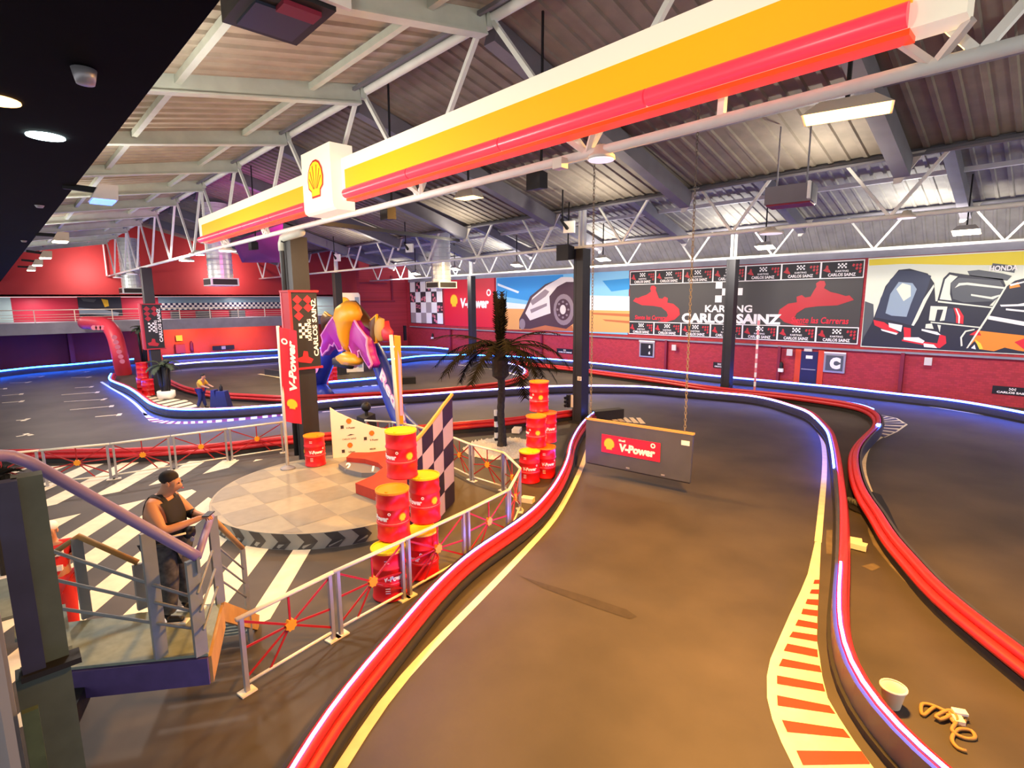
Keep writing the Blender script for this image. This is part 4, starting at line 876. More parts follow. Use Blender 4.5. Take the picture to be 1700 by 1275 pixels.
p = lidpos(521, 722, 0, .35); drum((p[0], p[1], .353), face(p, .1), 'red oil drum standing alone on the back of the round podium', do, 'red drum on the podium')
for x, y, k, off, l, pr in ((879, 748, 0, .0, 'bottom drum of the front stack by the palm', dy), (890, 690, 1, 1.4, 'middle drum of the front stack by the palm', do), (895, 633, 2, 1.4, 'top drum of the front stack by the palm', do),
    (906, 741, 0, -.3, 'lower drum of the rear stack by the palm', do), (908, 684, 1, -.3, 'upper drum of the rear stack by the palm', do)):
    p = lidpos(x, y, k); drum(p, face(p, -off), 'red oil drum, '+l, pr, gr)
far = make_drum('drum_red', False); far2 = far
for X, Y, k, l in ((-34.8, 5.5, 0, 'lower front drum of the far cluster beside the palm pot'), (-36.25, 5.5, 0, 'lower rear drum of the far cluster beside the palm pot'), (-35.55, 5.45, 1, 'upper drum of the far cluster beside the palm pot'), (-32.2, 14.9, 0, 'lone drum seen through the bull arch'), (-31.6, 14.3, 0, 'second drum seen through the bull arch, nearer')):
    drum((X, Y, k*DH), 0, 'red oil drum, '+l, far, 'far red drums')
# ---------------------------------------------------------------- round podium
PC = V((-12.65, 5.85, 0)); PR = 2.92; PH = .35
t = thing('podium', 'round grey winners podium with chevron edge and chequered metal top', 'podium', PC)
mb = MB(); mb.lathe([(PR, .0), (PR, PH)], PC, 72, False); mb.build('edge_band', 'chev_light', t)
mb = MB(); n_ = 34
for k in range(n_):
    a = 2*PI*k/n_; w = 2*PI*PR/n_*.5; R = PR+.004
    f = lambda x, z: PC+V((R*math.cos(a+x/R), R*math.sin(a+x/R), z))
    h = PH/2; s = .15
    mb.add([f(0, .01), f(w, .01), f(w+s, h), f(w, PH-.01), f(0, PH-.01), f(s, h)], [(0, 1, 2, 5), (5, 2, 3, 4)])
mb.build('chevrons', 'chev_dark', t)
mb = MB(); mb.lathe([(PR, PH), (.001, PH+.001)], PC, 72, False); mb.build('deck', 'podium_b', t)
mb = MB(); s = .92
for i in range(-4, 4):
    for j in range(-4, 4):
        if (i+j) % 2:
            q = [(i*s, j*s), (i*s+s, j*s), (i*s+s, j*s+s), (i*s, j*s+s)]; cp = clip(q, [(PR*.985*math.cos(b), PR*.985*math.sin(b)) for b in [2*PI*k/40 for k in range(40)]])
            if len(cp) > 2: mb.poly([PC+V((x, y, PH+.004)) for x, y in cp])
mb.build('deck_squares', 'podium_a', t)
# winners' steps with red star-shaped slab
PS = .62; t = thing('winners_step', 'red star-shaped winners step with grey number two block on the podium', 'step', G(640, 785, PH))
poly = [G(x, y, PS) for x, y in ((590, 802), (640, 820), (700, 822), (702, 752), (640, 748), (612, 751), (584, 751), (575, 759), (606, 762), (628, 768), (636, 776), (620, 789))]
mb = MB(); mb.prism([V((p.x, p.y, PH+.01)) for p in poly][::-1], (0, 0, PS-PH-.01)); mb.build('red_slab', 'step_red', t)
poly = [G(x, y, .5) for x, y in ((562, 769), (575, 778), (600, 784), (625, 784), (634, 777), (626, 769), (604, 763), (578, 761))]
mb = MB(); mb.prism([V((p.x, p.y, PH+.005)) for p in poly][::-1], (0, 0, .13)); b = mb.build('number_block', 'step_grey', t)
mb = MB(); add_text(mb, '2', G(578, 774, .52)+V((0, 0, .0)), V((.69, .72, 0)), V((-.5, .5, .7)).normalized(), .22, None, .04); add_text(mb, '1', G(619, 779, .53), V((.69, .72, 0)), V((-.5, .5, .7)).normalized(), .2, None, .06); mb.build('numbers', 'white', b)
# cream sponsor backdrop
a, b = G(553, 761, PH), G(690, 746, PH)
nrm = V((-(b-a).y, (b-a).x, 0)).normalized(); nrm = nrm if nrm.dot(-a) > 0 else -nrm; ux = (b-a).normalized()
t = thing('backdrop_panel', 'cream sponsor backdrop with swooping top edge behind the podium steps', 'backdrop', a)
top = [(547.5, 676.5), (561.7, 685.5), (585, 696), (608, 704.5), (634, 711.5), (660, 714), (690, 712)]
pl = [onP(x, y, a, nrm) for x, y in top]; bot = [b, a]
mb = MB(); mb.prism(pl+bot, -nrm*.06); mb.build('board', 'cream', t)
me_, mo_, mt = MB(), MB(), MB(); my_, mr_ = MB(), MB()
for x, y in ((579, 699), (617, 719), (581, 739)): c = onP(x, y, a, nrm)+nrm*.01; pecten(my_, mr_, c, ux, ZV, .14, nrm, False)
for x, y in ((568, 709), (606.5, 728), (570, 749)): c = onP(x, y, a, nrm)+nrm*.01; mt.poly([c+ux*.045+ZV*.05, c-ux*.045+ZV*.05, c-ux*.045-ZV*.05, c+ux*.045-ZV*.05])
for x, y, w in ((582, 710, .26), (621, 730, .26), (584, 750, .2)): add_text(mt, 'V-Power', onP(x, y, a, nrm)+nrm*.01, ux, ZV, .06, w, .02)
add_text(mt, 'CARLOS SAINZ', onP(580, 728.5, a, nrm)+nrm*.01, ux, ZV, .05, .4, .01)
c = onP(582, 722, a, nrm)+nrm*.01; mt.poly([c+ux*.12, c+ZV*.03, c-ux*.12-ZV*.02]); add_text(mt, 'MELBA', onP(619, 745, a, nrm)+nrm*.01, ux, ZV, .05, .18, .02)
my_.build('shell_emblem', 'emblem_o', t); mr_.build('emblem_outline', 'text_red', t); mt.build('lettering', 'photo_dark', t)
# tall checkered wing panel
t = thing('checkered_panel', 'tall curved panel with purple and lilac checks and tan top edge right of the drums', 'panel', G(726, 862))
base = smooth([G(680, 905), G(704, 886), (G(727, 864)), G(741, 848), G(755, 833)], .12); zt0, zt1 = 2.2, 2.72; n_ = len(base)-1
zt = lambda i: zat(694, 712, base[0])*0+2.02+(2.72-2.02)*(i/n_)
mb = MB(); mb.grid([[base[i]+V((0, 0, .01)) for i in range(n_+1)], [V((base[i].x, base[i].y, zt(i))) for i in range(n_+1)]])
back = [p+V((-.06, .05, 0)) for p in base]; mb.grid([[V((back[i].x, back[i].y, zt(i))) for i in range(n_+1)], [V((back[i].x, back[i].y, .01)) for i in range(n_+1)]]); mb.build('board', 'check_purple', t)
mb = MB(); cell = (n_)/4.0
for ci in range(4):
    for ri in range(5):
        if (ci+ri) % 2 == 0:
            r0, r1 = [], []
            for k in range(5):
                u = min(n_, (ci+k/4)*cell); i = min(n_-1, int(u)); f_ = u-i; q = base[i].lerp(base[i+1], f_)+V((.012, -.010, 0)); h = zt(u); r0.append(V((q.x, q.y, h*ri/5+.01))); r1.append(V((q.x, q.y, h*(ri+1)/5)))
            mb.grid([r0, r1])
mb.build('light_checks', 'check_lilac', t)
mb = MB(); mb.tube([V((base[i].x-.03, base[i].y+.02, zt(i)+.01)) for i in range(n_+1)], .045, 6); mb.build('edge_trim', 'tan', t)
# ---------------------------------------------------------------- guard fences
def panel(a, b, label, group):
    h = 1.05; a = V((a.x, a.y, 0)); b = V((b.x, b.y, 0)); u = (b-a).normalized(); a2, b2 = a+u*.07, b-u*.07
    t = thing('fence_panel', label, 'fence', (a+b)/2, group)
    mb = MB(); mb.tube([a2-u*.06+ZV*h, b2+u*.06+ZV*h], .032, 8); mb.build('top_rail', 'rail_paint', t, True)
    mb = MB(); mb.tube([a2+ZV*.13, b2+ZV*.13], .022, 6); mb.build('bottom_rail', 'rail_paint', t, True)
    for p in (a2, b2):
        mb = MB(); mb.box(p+ZV*h/2, (.055, .055, h), math.atan2(u.y, u.x)); po = mb.build('post', 'galv', t)
        mb = MB(); mb.box(p+ZV*.012, (.2, .15, .022), math.atan2(u.y, u.x)); mb.build('foot_plate', 'rail_paint', po)
    c = (a2+b2)/2+ZV*.6
    for q in (a2+ZV*(h-.05), b2+ZV*(h-.05), a2+ZV*.2, b2+ZV*.2, a2.lerp(b2, .5)+ZV*h, a2+ZV*.62, b2+ZV*.5, a2.lerp(b2, .25)+ZV*.14):
        mb = MB(); mb.bar(c, q, .03, .014, up=u.cross(ZV)); mb.build('spoke', 'spoke', t)
    w = V((u.y, -u.x, 0)); mb = MB(); pts = []
    for k in range(16): r = .09 if k % 2 else .07; pts.append(c-w*.03+u*(r*math.cos(2*PI*k/16))+ZV*(r*math.sin(2*PI*k/16)))
    mb.prism(pts, w*.06); mb.build('hub', 'hub', t, False)
NR = [(390, 1030), (553, 950), (672, 896), (773, 849), (845, 813), (864, 778), (837, 752), (782, 738), (744, 723), (692, 708), (650, 700.5), (605, 698)]
gp = [G(x, y, 1.05) for x, y in NR]
lab = ['nearest fence panel, ending at the stair foot', 'second nearest fence panel, in front of the tall drum stack', 'third nearest fence panel, right of the tall drum stack', 'fourth fence panel along the near lit barrier', 'turning the corner just before the front drum stack by the palm', 'fence panel on the far side of the corner, before the palm', 'fence panel before the white gravel bed', 'fence panel half hidden by the checkered panel', 'fence panel hidden behind the drums and backdrop', 'fence panel behind the cream backdrop', 'farthest fence panel behind the cream backdrop']
for i in range(len(gp)-1): panel(gp[i], gp[i+1], 'spoked white fence panel, '+lab[i], 'spoked fence panels')
LR = [(470, 700.5), (377, 712), (283, 724), (182, 737), (65, 748), (-70, 760)]
gp = [G(x, y, 1.05) for x, y in LR]; lab = ['beside the red flag pole', 'second left of the red flag pole', 'third left of the red flag pole', 'behind the big stair handrail', 'at the left edge beyond the stair']
for i in range(len(gp)-1): panel(gp[i], gp[i+1], 'spoked white fence panel of the far row, '+lab[i], 'spoked fence panels')
# ---------------------------------------------------------------- flags
p0 = G(478, 778, PH); fn = V((-p0.x, -p0.y, 0)).normalized(); fu = V((-fn.y, fn.x, 0)); fu = fu if fu.dot(CR) > 0 else -fu
t = thing('flag_banner', 'tall red flag with white lettering on a pole at the back of the podium', 'flag', p0)
mb = MB(); mb.tube([p0+ZV*.0, onP(461, 541, p0, fn)], .045, 8); mb.build('pole', 'white_metal', t, True)
mb = MB(); mb.lathe([(.2, 0), (.2, .03), (.06, .1)], p0+ZV*.002, 12); mb.build('foot', 'concrete', t)
q = [onP(x, y, p0, fn)+fn*.03 for x, y in ((463, 543), (492, 549), (501, 704), (471, 699))]
mb = MB(); rows = []
for i in range(9): l = q[0].lerp(q[3], i/8); r = q[1].lerp(q[2], i/8); rows.append([l.lerp(r, j/6)+fn*.035*math.sin(j*1.3+i*.5) for j in range(7)])
mb.grid(rows); mb.build('cloth', 'vp_red', t, True)
mb = MB(); c = onP(485, 608, p0, fn)+fn*.09; up = (q[0]-q[3]).normalized(); side = (q[1]-q[0]).normalized()
add_text(mb, 'V-Power', c, up, -side, .2, 1.42, .05, .1); c2 = onP(472, 566.5, p0, fn)+fn*.09; o_ = disc(c2, side, up, .085, 12); i_ = disc(c2, side, up, .045, 12)
for k in range(12): mb.poly([o_[k], o_[(k+1) % 12], i_[(k+1) % 12], i_[k]])
mb.build('lettering', 'text_white', t)
my, mr = MB(), MB(); pecten(my, mr, onP(485, 670, p0, fn)+fn*.08, side, up, .26, fn, False); my.build('shell_emblem', 'emblem_y', t); mr.build('emblem_outline', 'emblem_o', t)
p0 = G(664, 744, PH); fn2 = V((-p0.x, -p0.y, 0)).normalized()
t = thing('flag_banner', 'narrow orange and pink flag seen edge-on beside a white pole behind the tall drum stack', 'flag', p0)
mb = MB(); mb.tube([p0, onP(649, 556, p0, fn2)], .06, 8); mb.build('pole', 'white_metal', t, True)
q = [onP(x, y, p0, fn2) for x, y in ((654, 558), (665, 559), (670, 704), (660, 704))]
mb = MB(); mb.prism(q, -fn2*.5); mb.build('cloth', 'sign_grey' if 0 else 'drum_orange', t)
mb = MB(); mb.poly([onP(x, y, p0, fn2)+fn2*.006 for x, y in ((660, 580), (665, 600), (669, 690), (664, 690))]); mb.build('print', 'arch_pink', t)
# ---------------------------------------------------------------- hanging gate board
a, b = G(972, 768, .35), G(1145, 803, .35); u = (b-a); u.z = 0; u.normalize(); w = V((u.y, -u.x, 0)); L_ = (b-a).length; gh = 1.27
t = thing('hanging_gate', 'dark grey board with red and yellow fuel sign hanging across the track', 'gate', a)
at = lambda x, z, d=0: a+u*x+ZV*z+w*d
mb = MB(); mb.prism([at(0, 0), at(L_, 0), at(L_+.03, gh), at(0, gh)], -w*.08); mb.build('board', 'gate_grey', t)
mb = MB(); mb.prism([at(-.02, gh, .01), at(L_+.05, gh, .01), at(L_+.05, gh+.05, .01), at(-.02, gh+.05, .01)], -w*.1); mb.build('top_edge', 'tan', t)
mb = MB(); mb.prism([at(L_*.02, 0, .01), at(L_, 0, .01), at(L_, .025, .01), at(L_*.02, .025, .01)], -w*.1); mb.build('bottom_edge', 'black', t)
mb = MB(); sx0, sx1, sz0, sz1 = L_*.17, L_*.735, .42, .93; mb.prism([at(sx0, sz0, .004), at(sx1, sz0, .004), at(sx1, sz1, .004), at(sx0, sz1, .004)], w*.012); sg = mb.build('sign_plate', 'vp_red', t)
my, mr = MB(), MB(); pecten(my, mr, at(sx0+.24, .68, .02), u, ZV, .3, w, False); my.build('shell_emblem', 'emblem_y', sg); mr.build('emblem_outline', 'emblem_o', sg)
mb = MB(); add_text(mb, 'V-Power', at((sx0+sx1)/2+.2, .63, .02), u, ZV, .23, 1.05, .06, .08); add_text(mb, 'Shell', at(sx0+.62, .83, .02), u, ZV, .06, .2, .04)
o_ = disc(at(sx1-.2, .83, .02), u, ZV, .07, 12); i_ = disc(at(sx1-.2, .83, .02), u, ZV, .035, 12)
for k in range(12): mb.poly([o_[k], o_[(k+1) % 12], i_[(k+1) % 12], i_[k]])
mb.build('lettering', 'text_white', sg)
mb = MB(); mb.prism([at(L_*.915, .98, .003), at(L_*.985, .98, .003), at(L_*.985, 1.1, .003), at(L_*.915, 1.1, .003)], w*.01); mb.build('sticker', 'white', t)
for x in (.42, .75): mb = MB(); mb.prism([at(L_*x, .07, .003), at(L_*x+.1, .07, .003), at(L_*x+.1, .11, .003), at(L_*x, .11, .003)], w*.01); mb.build('clip', 'galv', t)
def chain(label, p, m):
    z1 = roofz(p.y)-.02; mb = MB(); z = p.z; k = 0
    while z < z1:
        r = .028; ax = u if k % 2 else w; mb.tube([V((p.x, p.y, z))+ax*r*math.cos(q)+ZV*(.05+.055*math.sin(q)) for q in [2*PI*j/8 for j in range(8)]], .0085, 5, True); z += .085; k += 1
    return solo('chain', mb, m, label, 'chain', p)
chain('left hanging chain holding the gate board, beside the column', at(.12, gh+.05, -.05), 'rope'); chain('right hanging chain holding the gate board, before the dark banner wall', at(L_-.2, gh+.05, -.05), 'rope')
# ---------------------------------------------------------------- palm in its gravel bed
pb = G(833, 745); t = thing('palm_tree', 'artificial palm with drooping dark fronds in white gravel', 'palm', pb)
ht = 3.45; mb = MB(); k_ = 26; mb.tube([pb+V((.03*math.sin(i*.5), 0, ht*i/k_)) for i in range(k_+1)], [.17-.05*min(1, i/6)+(.012 if i % 2 else 0)+(.16 if i > 18 and i < 24 else .05 if i >= 24 else 0) for i in range(k_+1)], 12); mb.build('trunk', 'bark', t)
def frond(base, az, elev, length, droop, wid, m, parent):
    pts = []; d = V((math.cos(az)*math.cos(elev), math.sin(az)*math.cos(elev), math.sin(elev))); p = V(base); n_ = 16
    for i in range(n_+1): pts.append(p.copy()); p = p+d*(length/n_); d = (d+V((0, 0, -droop/n_))).normalized()
    mb = MB(); mb.tube(pts, [.022*(1-i/(n_+2)) for i in range(n_+1)], 5); rnd = random.Random(int(az*100))
    for i in range(2, n_+1):
        tdir = (pts[i]-pts[i-1]).normalized(); sd = tdir.cross(ZV)
        sd = sd.normalized() if sd.length > .05 else V((1, 0, 0)); L = wid*(1-abs(i/n_-.5)*1.1)
        for s in (-1, 1):
            for e in (0, .5):
                o = pts[i-1].lerp(pts[i], e); tip = o+sd*s*L*.8+tdir*L*.7+V((0, 0, -L*.35*rnd.random())); q = tdir*.04
                mb.poly([o-q, o+q, tip])
    return mb.build('frond', m, parent)
crown = pb+V((0, 0, ht-.1))
for k in range(22): frond(crown, 2*PI*k/22+.2, .42+.25*math.sin(k*2.1), 2.45+.3*math.sin(k*1.7), 1.5+.5*math.sin(k*1.3), .52, 'frond', t)
for k in range(9): frond(crown+V((0, 0, .05)), 2*PI*k/9, 1.46, 1.65+.25*(k % 2), .08, .34, 'frond', t)
mb = MB(); rnd = random.Random(11); gb = V((-13.1, 12.0, 0))
mb.lathe([(1.35, .005), (1.2, .06), (.5, .1), (.001, .12)], gb, 28, False)
for k in range(420):
    r = 1.35*math.sqrt(rnd.random()); q = rnd.random()*2*PI; s = .03+.05*rnd.random(); c = gb+V((r*math.cos(q), r*math.sin(q), .02+.1*(1-r/1.4)))
    mb.add([c+V((s, 0, 0)), c+V((0, s*.8, 0)), c+V((-s*.9, 0, 0)), c+V((0, -s, 0)), c+V((0, 0, s*.9)), c-V((0, 0, s*.9))], [(0, 1, 4), (1, 2, 4), (2, 3, 4), (3, 0, 4), (1, 0, 5), (2, 1, 5), (3, 2, 5), (0, 3, 5)])
o = solo('gravel_bed', mb, 'gravel', 'bed of white gravel around the foot of the palm', 'gravel', gb); o['kind'] = 'stuff'
p = G(824, 736); t = thing('striped_post', 'short black and white striped post beside the palm trunk', 'post', p)
for k in range(6): mb = MB(); mb.lathe([(.07, k*.2), (.07, k*.2+.2)], p, 10); mb.build('band', 'white' if k % 2 else 'black', t)
boxy('white_block', 'small white block on the floor right of the palm foot', 'block', G(858, 717)+V((0, 0, .08)), (.3, .5, .15), 'white', .6)
boxy('foot_block', 'pale yellow block on the floor between fence corner and lit barrier', 'block', G(876, 833)+V((0, 0, .06)), (.32, .2, .12), 'rail_paint', .4)
# palm pots and plants further off
def pot_palm(label, p, h, tr, n, L, m, pot=True):
    t = thing('potted_palm', label, 'plant', p)
    if pot: mb = MB(); mb.lathe([(.34, 0), (.42, .12), (.42, .42), (.36, .45), (.34, .4), (.001, .4)], p, 18); mb.build('pot', 'white', t, True)
    for s in range(3): mb = MB(); o = V((.14*math.cos(s*2.1), .14*math.sin(s*2.1), 0)); mb.tube([p+o*.6+ZV*(.35 if pot else 0), p+o*1.2+ZV*h*.5, p+o*1.6+ZV*h], tr, 8); mb.build('trunk', 'black', t, True)
    for k in range(n): frond(p+ZV*h, 2*PI*k/n+.3, .75+.3*math.sin(k*2), L, 2.0, .3, m, t)
pot_palm('dark palm in a white pot on the striped island at the far left', G(277, 662), 1.7, .13, 11, .95, 'frond_green')
pot_palm('palm growing in front of the gallery edge behind the red arch', V((-46.3, 7.3, 0)), 3.15, .09, 14, .75, 'frond_green', False)
# ---------------------------------------------------------------- traffic light, black stand, totem, candy pole
p = onY(946, 664, YB-.1); p = V((-14.12, YB-.32, p.z)); t = thing('signal_light', 'black three-lamp signal on the left side of the column beside the hanging gate', 'signal', p)
mb = MB(); mb.box(p, (.14, .12, .52)); mb.build('housing', 'black', t)
for k in (-1, 0, 1): mb = MB(); mb.tube([p+V((.0, -.06, k*.16)), p+V((-.02, -.2, k*.16-.02))], .065, 10); mb.build('hood', 'black_gloss', t)
mb = MB(); mb.box(p+V((.12, .12, 0)), (.12, .1, .5)); mb.build('bracket', 'white_metal', t)
p = G(611, 738); p = V((p.x, p.y, 0)); t = thing('black_cabinet', 'black cabinet with a round head standing behind the cream backdrop', 'cabinet', p)
mb = MB(); mb.add([(-.36, -.25, 0), (.36, -.25, 0), (.36, .25, 0), (-.36, .25, 0), (-.3, -.22, 1.0), (.3, -.22, 1.0), (.24, .2, 1.12), (-.24, .2, 1.12)], [(3, 2, 1, 0), (4, 5, 6, 7), (0, 1, 5, 4), (1, 2, 6, 5), (2, 3, 7, 6), (3, 0, 4, 7)]); mb.v = [p+x for x in mb.v]; mb.build('cabinet', 'black', t)
mb = MB(); mb.tube([p+ZV*1.05, p+ZV*1.25], .06, 8); mb.build('neck', 'black', t); mb = MB(); mb.sphere(p+ZV*1.36, .17); mb.build('head', 'black', t, True)
p = V((-35.6, 17.9, 0)); t = thing('petrol_totem', 'white rounded totem with yellow emblem rising behind the bull arch', 'totem', p)
d = V((-.86, .5, 0)); ux = V((.5, .86, 0)); zt_ = onP(600, 486, p, d).z
mb = MB(); R_ = [(-.85, 0), (.85, 0), (.85, zt_-.15), (.75, zt_), (-.75, zt_), (-.85, zt_-.15)]; mb.prism([p+ux*x+ZV*z for x, z in R_], d*.35); mb.build('body', 'white', t)
mb = MB(); mb.prism([p+ux*x+ZV*z-d*.02 for x, z in ((.5, .3), (.78, .3), (.78, zt_-.3), (.5, zt_-.3))], d*.02); mb.build('side_panel', 'f1_sheen', t)
my, mr = MB(), MB(); pecten(my, mr, p-d*.03+ux*(-.25)+ZV*(zt_-.75), ux, ZV, .8, -d, False); my.build('shell_emblem', 'emblem_y', t); mr.build('emblem_outline', 'emblem_o', t)
p = V((-11.6, 28.4, 0)); p = V((onY(1252, 655, 28.0).x, 28.0, .42)); mb = MB(); zt_ = onY(1256, 532, 28.0).z
t = thing('striped_pole', 'thin pink and white striped pole before the banner wall, right of the far column', 'pole', V((p.x, 28, 0))); n_ = 16; hh = zt_/n_
for k in range(n_): mb = MB(); mb.lathe([(.06, k*hh), (.06, k*hh+hh)], V((p.x, 28, 0)), 8); mb.build('band', 'stripe_pink' if k % 2 else 'white', t)
# ---------------------------------------------------------------- loose things on the right island
p = G(1425, 908); t = thing('white_block', 'two stacked white plastic blocks on the island between the red tubes', 'block', p)
mb = MB(); mb.box(p+V((-.12, .1, .06)), (.3, .19, .09), .3); mb.build('lower_block', 'rail_paint', t); mb = MB(); mb.box(p+V((.02, -.12, .075)), (.3, .19, .11), .1); mb.build('upper_block', 'rail_paint', t)
pts = smooth([G(1408, 836)+ZV*.1, G(1420, 842)+ZV*.12, G(1434, 850)+ZV*.12, G(1449, 860)+ZV*.1], .02); mb = MB(); mb.tube(pts, [.075 if i % 4 < 2 else .058 for i in range(len(pts))], 10); solo('corrugated_pipe', mb, 'f1_grey', 'ribbed grey pipe lying across the island between the red tubes', 'pipe', pts[0])
mb = MB(); mb.prism([G(x, y, .02) for x, y in ((1405, 832), (1410, 770), (1420, 768), (1440, 850), (1430, 854), (1410, 845))][::-1], (0, 0, .03)); solo('rubber_mat', mb, 'rubber', 'dark rubber mat in the narrow gap of the right island', 'mat', G(1415, 810))
mb = MB(); mb.prism([G(x, y, .03) for x, y in ((1447, 822), (1462, 828), (1474, 850), (1492, 890), (1499, 905), (1488, 895), (1470, 862))][::-1], (0, 0, .1)); solo('rubber_flap', mb, 'black', 'black rubber flap hanging on the track side of the right island joint', 'flap', G(1475, 860))
p = G(1480, 1172); t = thing('bucket', 'pale bucket standing behind the lit barrier at the lower right', 'bucket', p)
mb = MB(); mb.lathe([(.09, 0.004), (.13, .24), (.14, .26), (.125, .26), (.085, .02), (.001, .02)], p, 20, False); mb.build('body', 'rail_paint', t, True)
mb = MB(); mb.lathe([(.128, .245), (.148, .25), (.148, .27), (.128, .27)], p, 20, False); mb.build('rim', 'white', t, True)
pts = smooth([G(x, y)+ZV*z for x, y, z in ((1605, 1195, .02), (1590, 1208, .03), (1570, 1190, .04), (1552, 1178, .03), (1532, 1190, .02), (1530, 1172, .02), (1545, 1174, .03), (1565, 1185, .05), (1578, 1193, .06), (1560, 1200, .04), (1552, 1196, .05), (1575, 1188, .07), (1588, 1203, .07), (1580, 1218, .04), (1600, 1228, .02), (1618, 1228, .02), (1612, 1216, .02), (1590, 1215, .03), (1580, 1230, .02), (1590, 1245, .02), (1604, 1250, .02))], .03)
t = thing('hose', 'tangled tan hose with white clip on the island at the lower right', 'hose', G(1575, 1205)); mb = MB(); mb.tube(pts, .022, 8); mb.build('tube', 'hose', t, True)
mb = MB(); mb.box(G(1592, 1193)+ZV*.09, (.14, .09, .03), .5); mb.build('clip', 'white', t); mb = MB(); mb.box(G(1590, 1203)+ZV*.06, (.1, .12, .05), .5); mb.build('connector', 'rail_paint', t)
# ---------------------------------------------------------------- stair with landing at the lower left
LZ = 1.4
c0 = onX(86, 1200, -5.95)
la, lb, lc, ld = G(117, 1108, LZ), G(345, 1085, LZ), G(366, 1000, LZ), G(106, 1034, LZ)
st = thing('stair_landing', 'grey metal stair landing with purple front edge where the man stands', 'stair', (la+lc)/2*1.0-V((0, 0, LZ)))
mb = MB(); mb.prism([p-V((0, 0, .03)) for p in (la, lb, lc, ld)], (0, 0, .03)); mb.build('deck_plate', 'stair_plate', st)
def edge(a, b, h, m, nm): mb = MB(); mb.bar(a-V((0, 0, h/2+.035)), b-V((0, 0, h/2+.035)), .06, h); mb.build(nm, m, st)
edge(la, lb, .3, 'stair_purple', 'front_edge'); edge(lb, lc, .3, 'stair_tan', 'side_edge'); edge(ld, lc, .2, 'green_steel', 'back_edge')  # warm light on the side edge is put into its tan colour
q = la.lerp((la+lc)/2, .1); mb = MB(); mb.bar(V((q.x, q.y, LZ-.3)), V((-6.0, c0.y, 1.0)), .1, .2); mb.build('support_bracket', 'black', st)
Q1, Q2 = ld.lerp(lc, .45), lc; sd = V((-.92, .5, 0)).normalized()
for k in range(6):
    o = sd*(.26*(k+.5))-V((0, 0, .2*(k+1))); mb = MB(); a, b = Q1+o, Q2+o; mb.bar(a-V((0, 0, .02)), b-V((0, 0, .02)), .27, .035); mb.build('tread', 'stair_plate', st)
for q in (Q1, Q2): mb = MB(); mb.bar(q-V((0, 0, .12)), q+sd*1.75-V((0, 0, 1.36)), .05, .22); mb.build('stringer', 'stair_tan', st)
# upper flight towards the balcony
u2 = (lb-la); u2.z = 0; u2.normalize(); nF = V((u2.y, -u2.x, 0)); up_d = -u2
for k in range(9):
    o = up_d*(.2*(k+.5))+V((0, 0, .2*(k+1))); mb = MB(); mb.bar(la+o*1.0-V((0, 0, .02)), ld+o-V((0, 0, .02)), .24, .035); mb.build('tread', 'stair_plate', st)
rl = thing('stair_railing', 'thick purple handrail with flat grey posts along the stair landing', 'railing', lb)
pc = V((lb.x, lb.y, 2.47)); left = onX(30, 757, -6.3); p2 = onX(-60, 757, -6.0)
mb = MB(); mb.tube(smooth([pc, pc.lerp(left, .5), left.lerp(pc, .06), left.lerp(p2, .15), p2], .1), .052, 10); mb.build('handrail', 'stair_rail', rl, True)
lfar = onP(350, 858, lc, V((lc.x, lc.y, 0)).normalized())
mb = MB(); mb.tube([pc, lfar], .04, 10); mb.build('handrail', 'stair_rail', rl, True)
b2 = G(268, 1090, LZ)
def post(base, top, w=.12, m='stair', nm='post'): mb = MB(); mb.bar(base, top, .05, w, up=V((-.2, 1, 0))); mb.build(nm, m, rl)
t2 = onP(240, 884, b2, nF); post(b2, V((b2.x, b2.y, t2.z))); post(lb-u2*.06, V((lb.x, lb.y, 2.44))-u2*.06)
mb = MB(); mb.bar(V((lb.x, lb.y, 2.3)), pc, .03); mb.build('post', 'stair', rl)
post(lc, V((lc.x, lc.y, lfar.z)), .1)
for pts in (((84, 915), (234, 966), (326, 994)), ((88, 963), (243, 998), (331, 1018)), ((97, 1011), (250, 1034), (335, 1046))):
    P3 = [onP(x, y, lb, nF)+nF*-.01 for x, y in pts]; mb = MB(); mb.tube(P3, .017, 6); mb.build('cross_bar', 'stair', rl, True)
nS = V(((lc-lb).y, -(lc-lb).x, 0)).normalized()
for a, b in (((328, 985), (352, 915)), ((333, 1015), (357, 945)), ((338, 1045), (361, 975))): mb = MB(); mb.tube([onP(*a, lb, nS), onP(*b, lb, nS)], .015, 6); mb.build('cross_bar', 'stair', rl, True)
low = Q2+sd*1.25-V((0, 0, 1.0)); ltop = onP(397, 916, low, V((low.x, low.y, 0)).normalized())
fr = thing('stair_railing', 'tan railing of the lower stair flight beyond the standing man', 'railing', (low.x, low.y, .4))
mb = MB(); mb.tube([lfar, V((low.x, low.y, lfar.z-.98))], .035, 8); mb.build('handrail', 'stair_tan', fr, True)
lw = V((low.x, low.y, lfar.z-.98)); mb = MB(); mb.bar(V((low.x, low.y, .05)), lw, .05, .09); mb.build('post', 'stair', fr)
for k in (.3, .5, .7): mb = MB(); mb.tube([lfar-V((0, 0, 1.1*k)), lw-V((0, 0, 1.1*k))], .013, 6); mb.build('cross_bar', 'stair', fr, True)
f2 = thing('stair_railing', 'tan railing on the far side of the stair landing behind the man', 'railing', ld)
pa, pb_ = G(145, 1025, LZ), G(237, 1010, LZ); nB = V(((pb_-pa).y, -(pb_-pa).x, 0)).normalized()
ta, tb = onP(130, 890, pa, nB), onP(229, 934, pb_, nB)
mb = MB(); mb.tube([onP(84, 922, pa, nB), ta, tb], .035, 8); mb.build('handrail', 'stair_tan', f2, True)
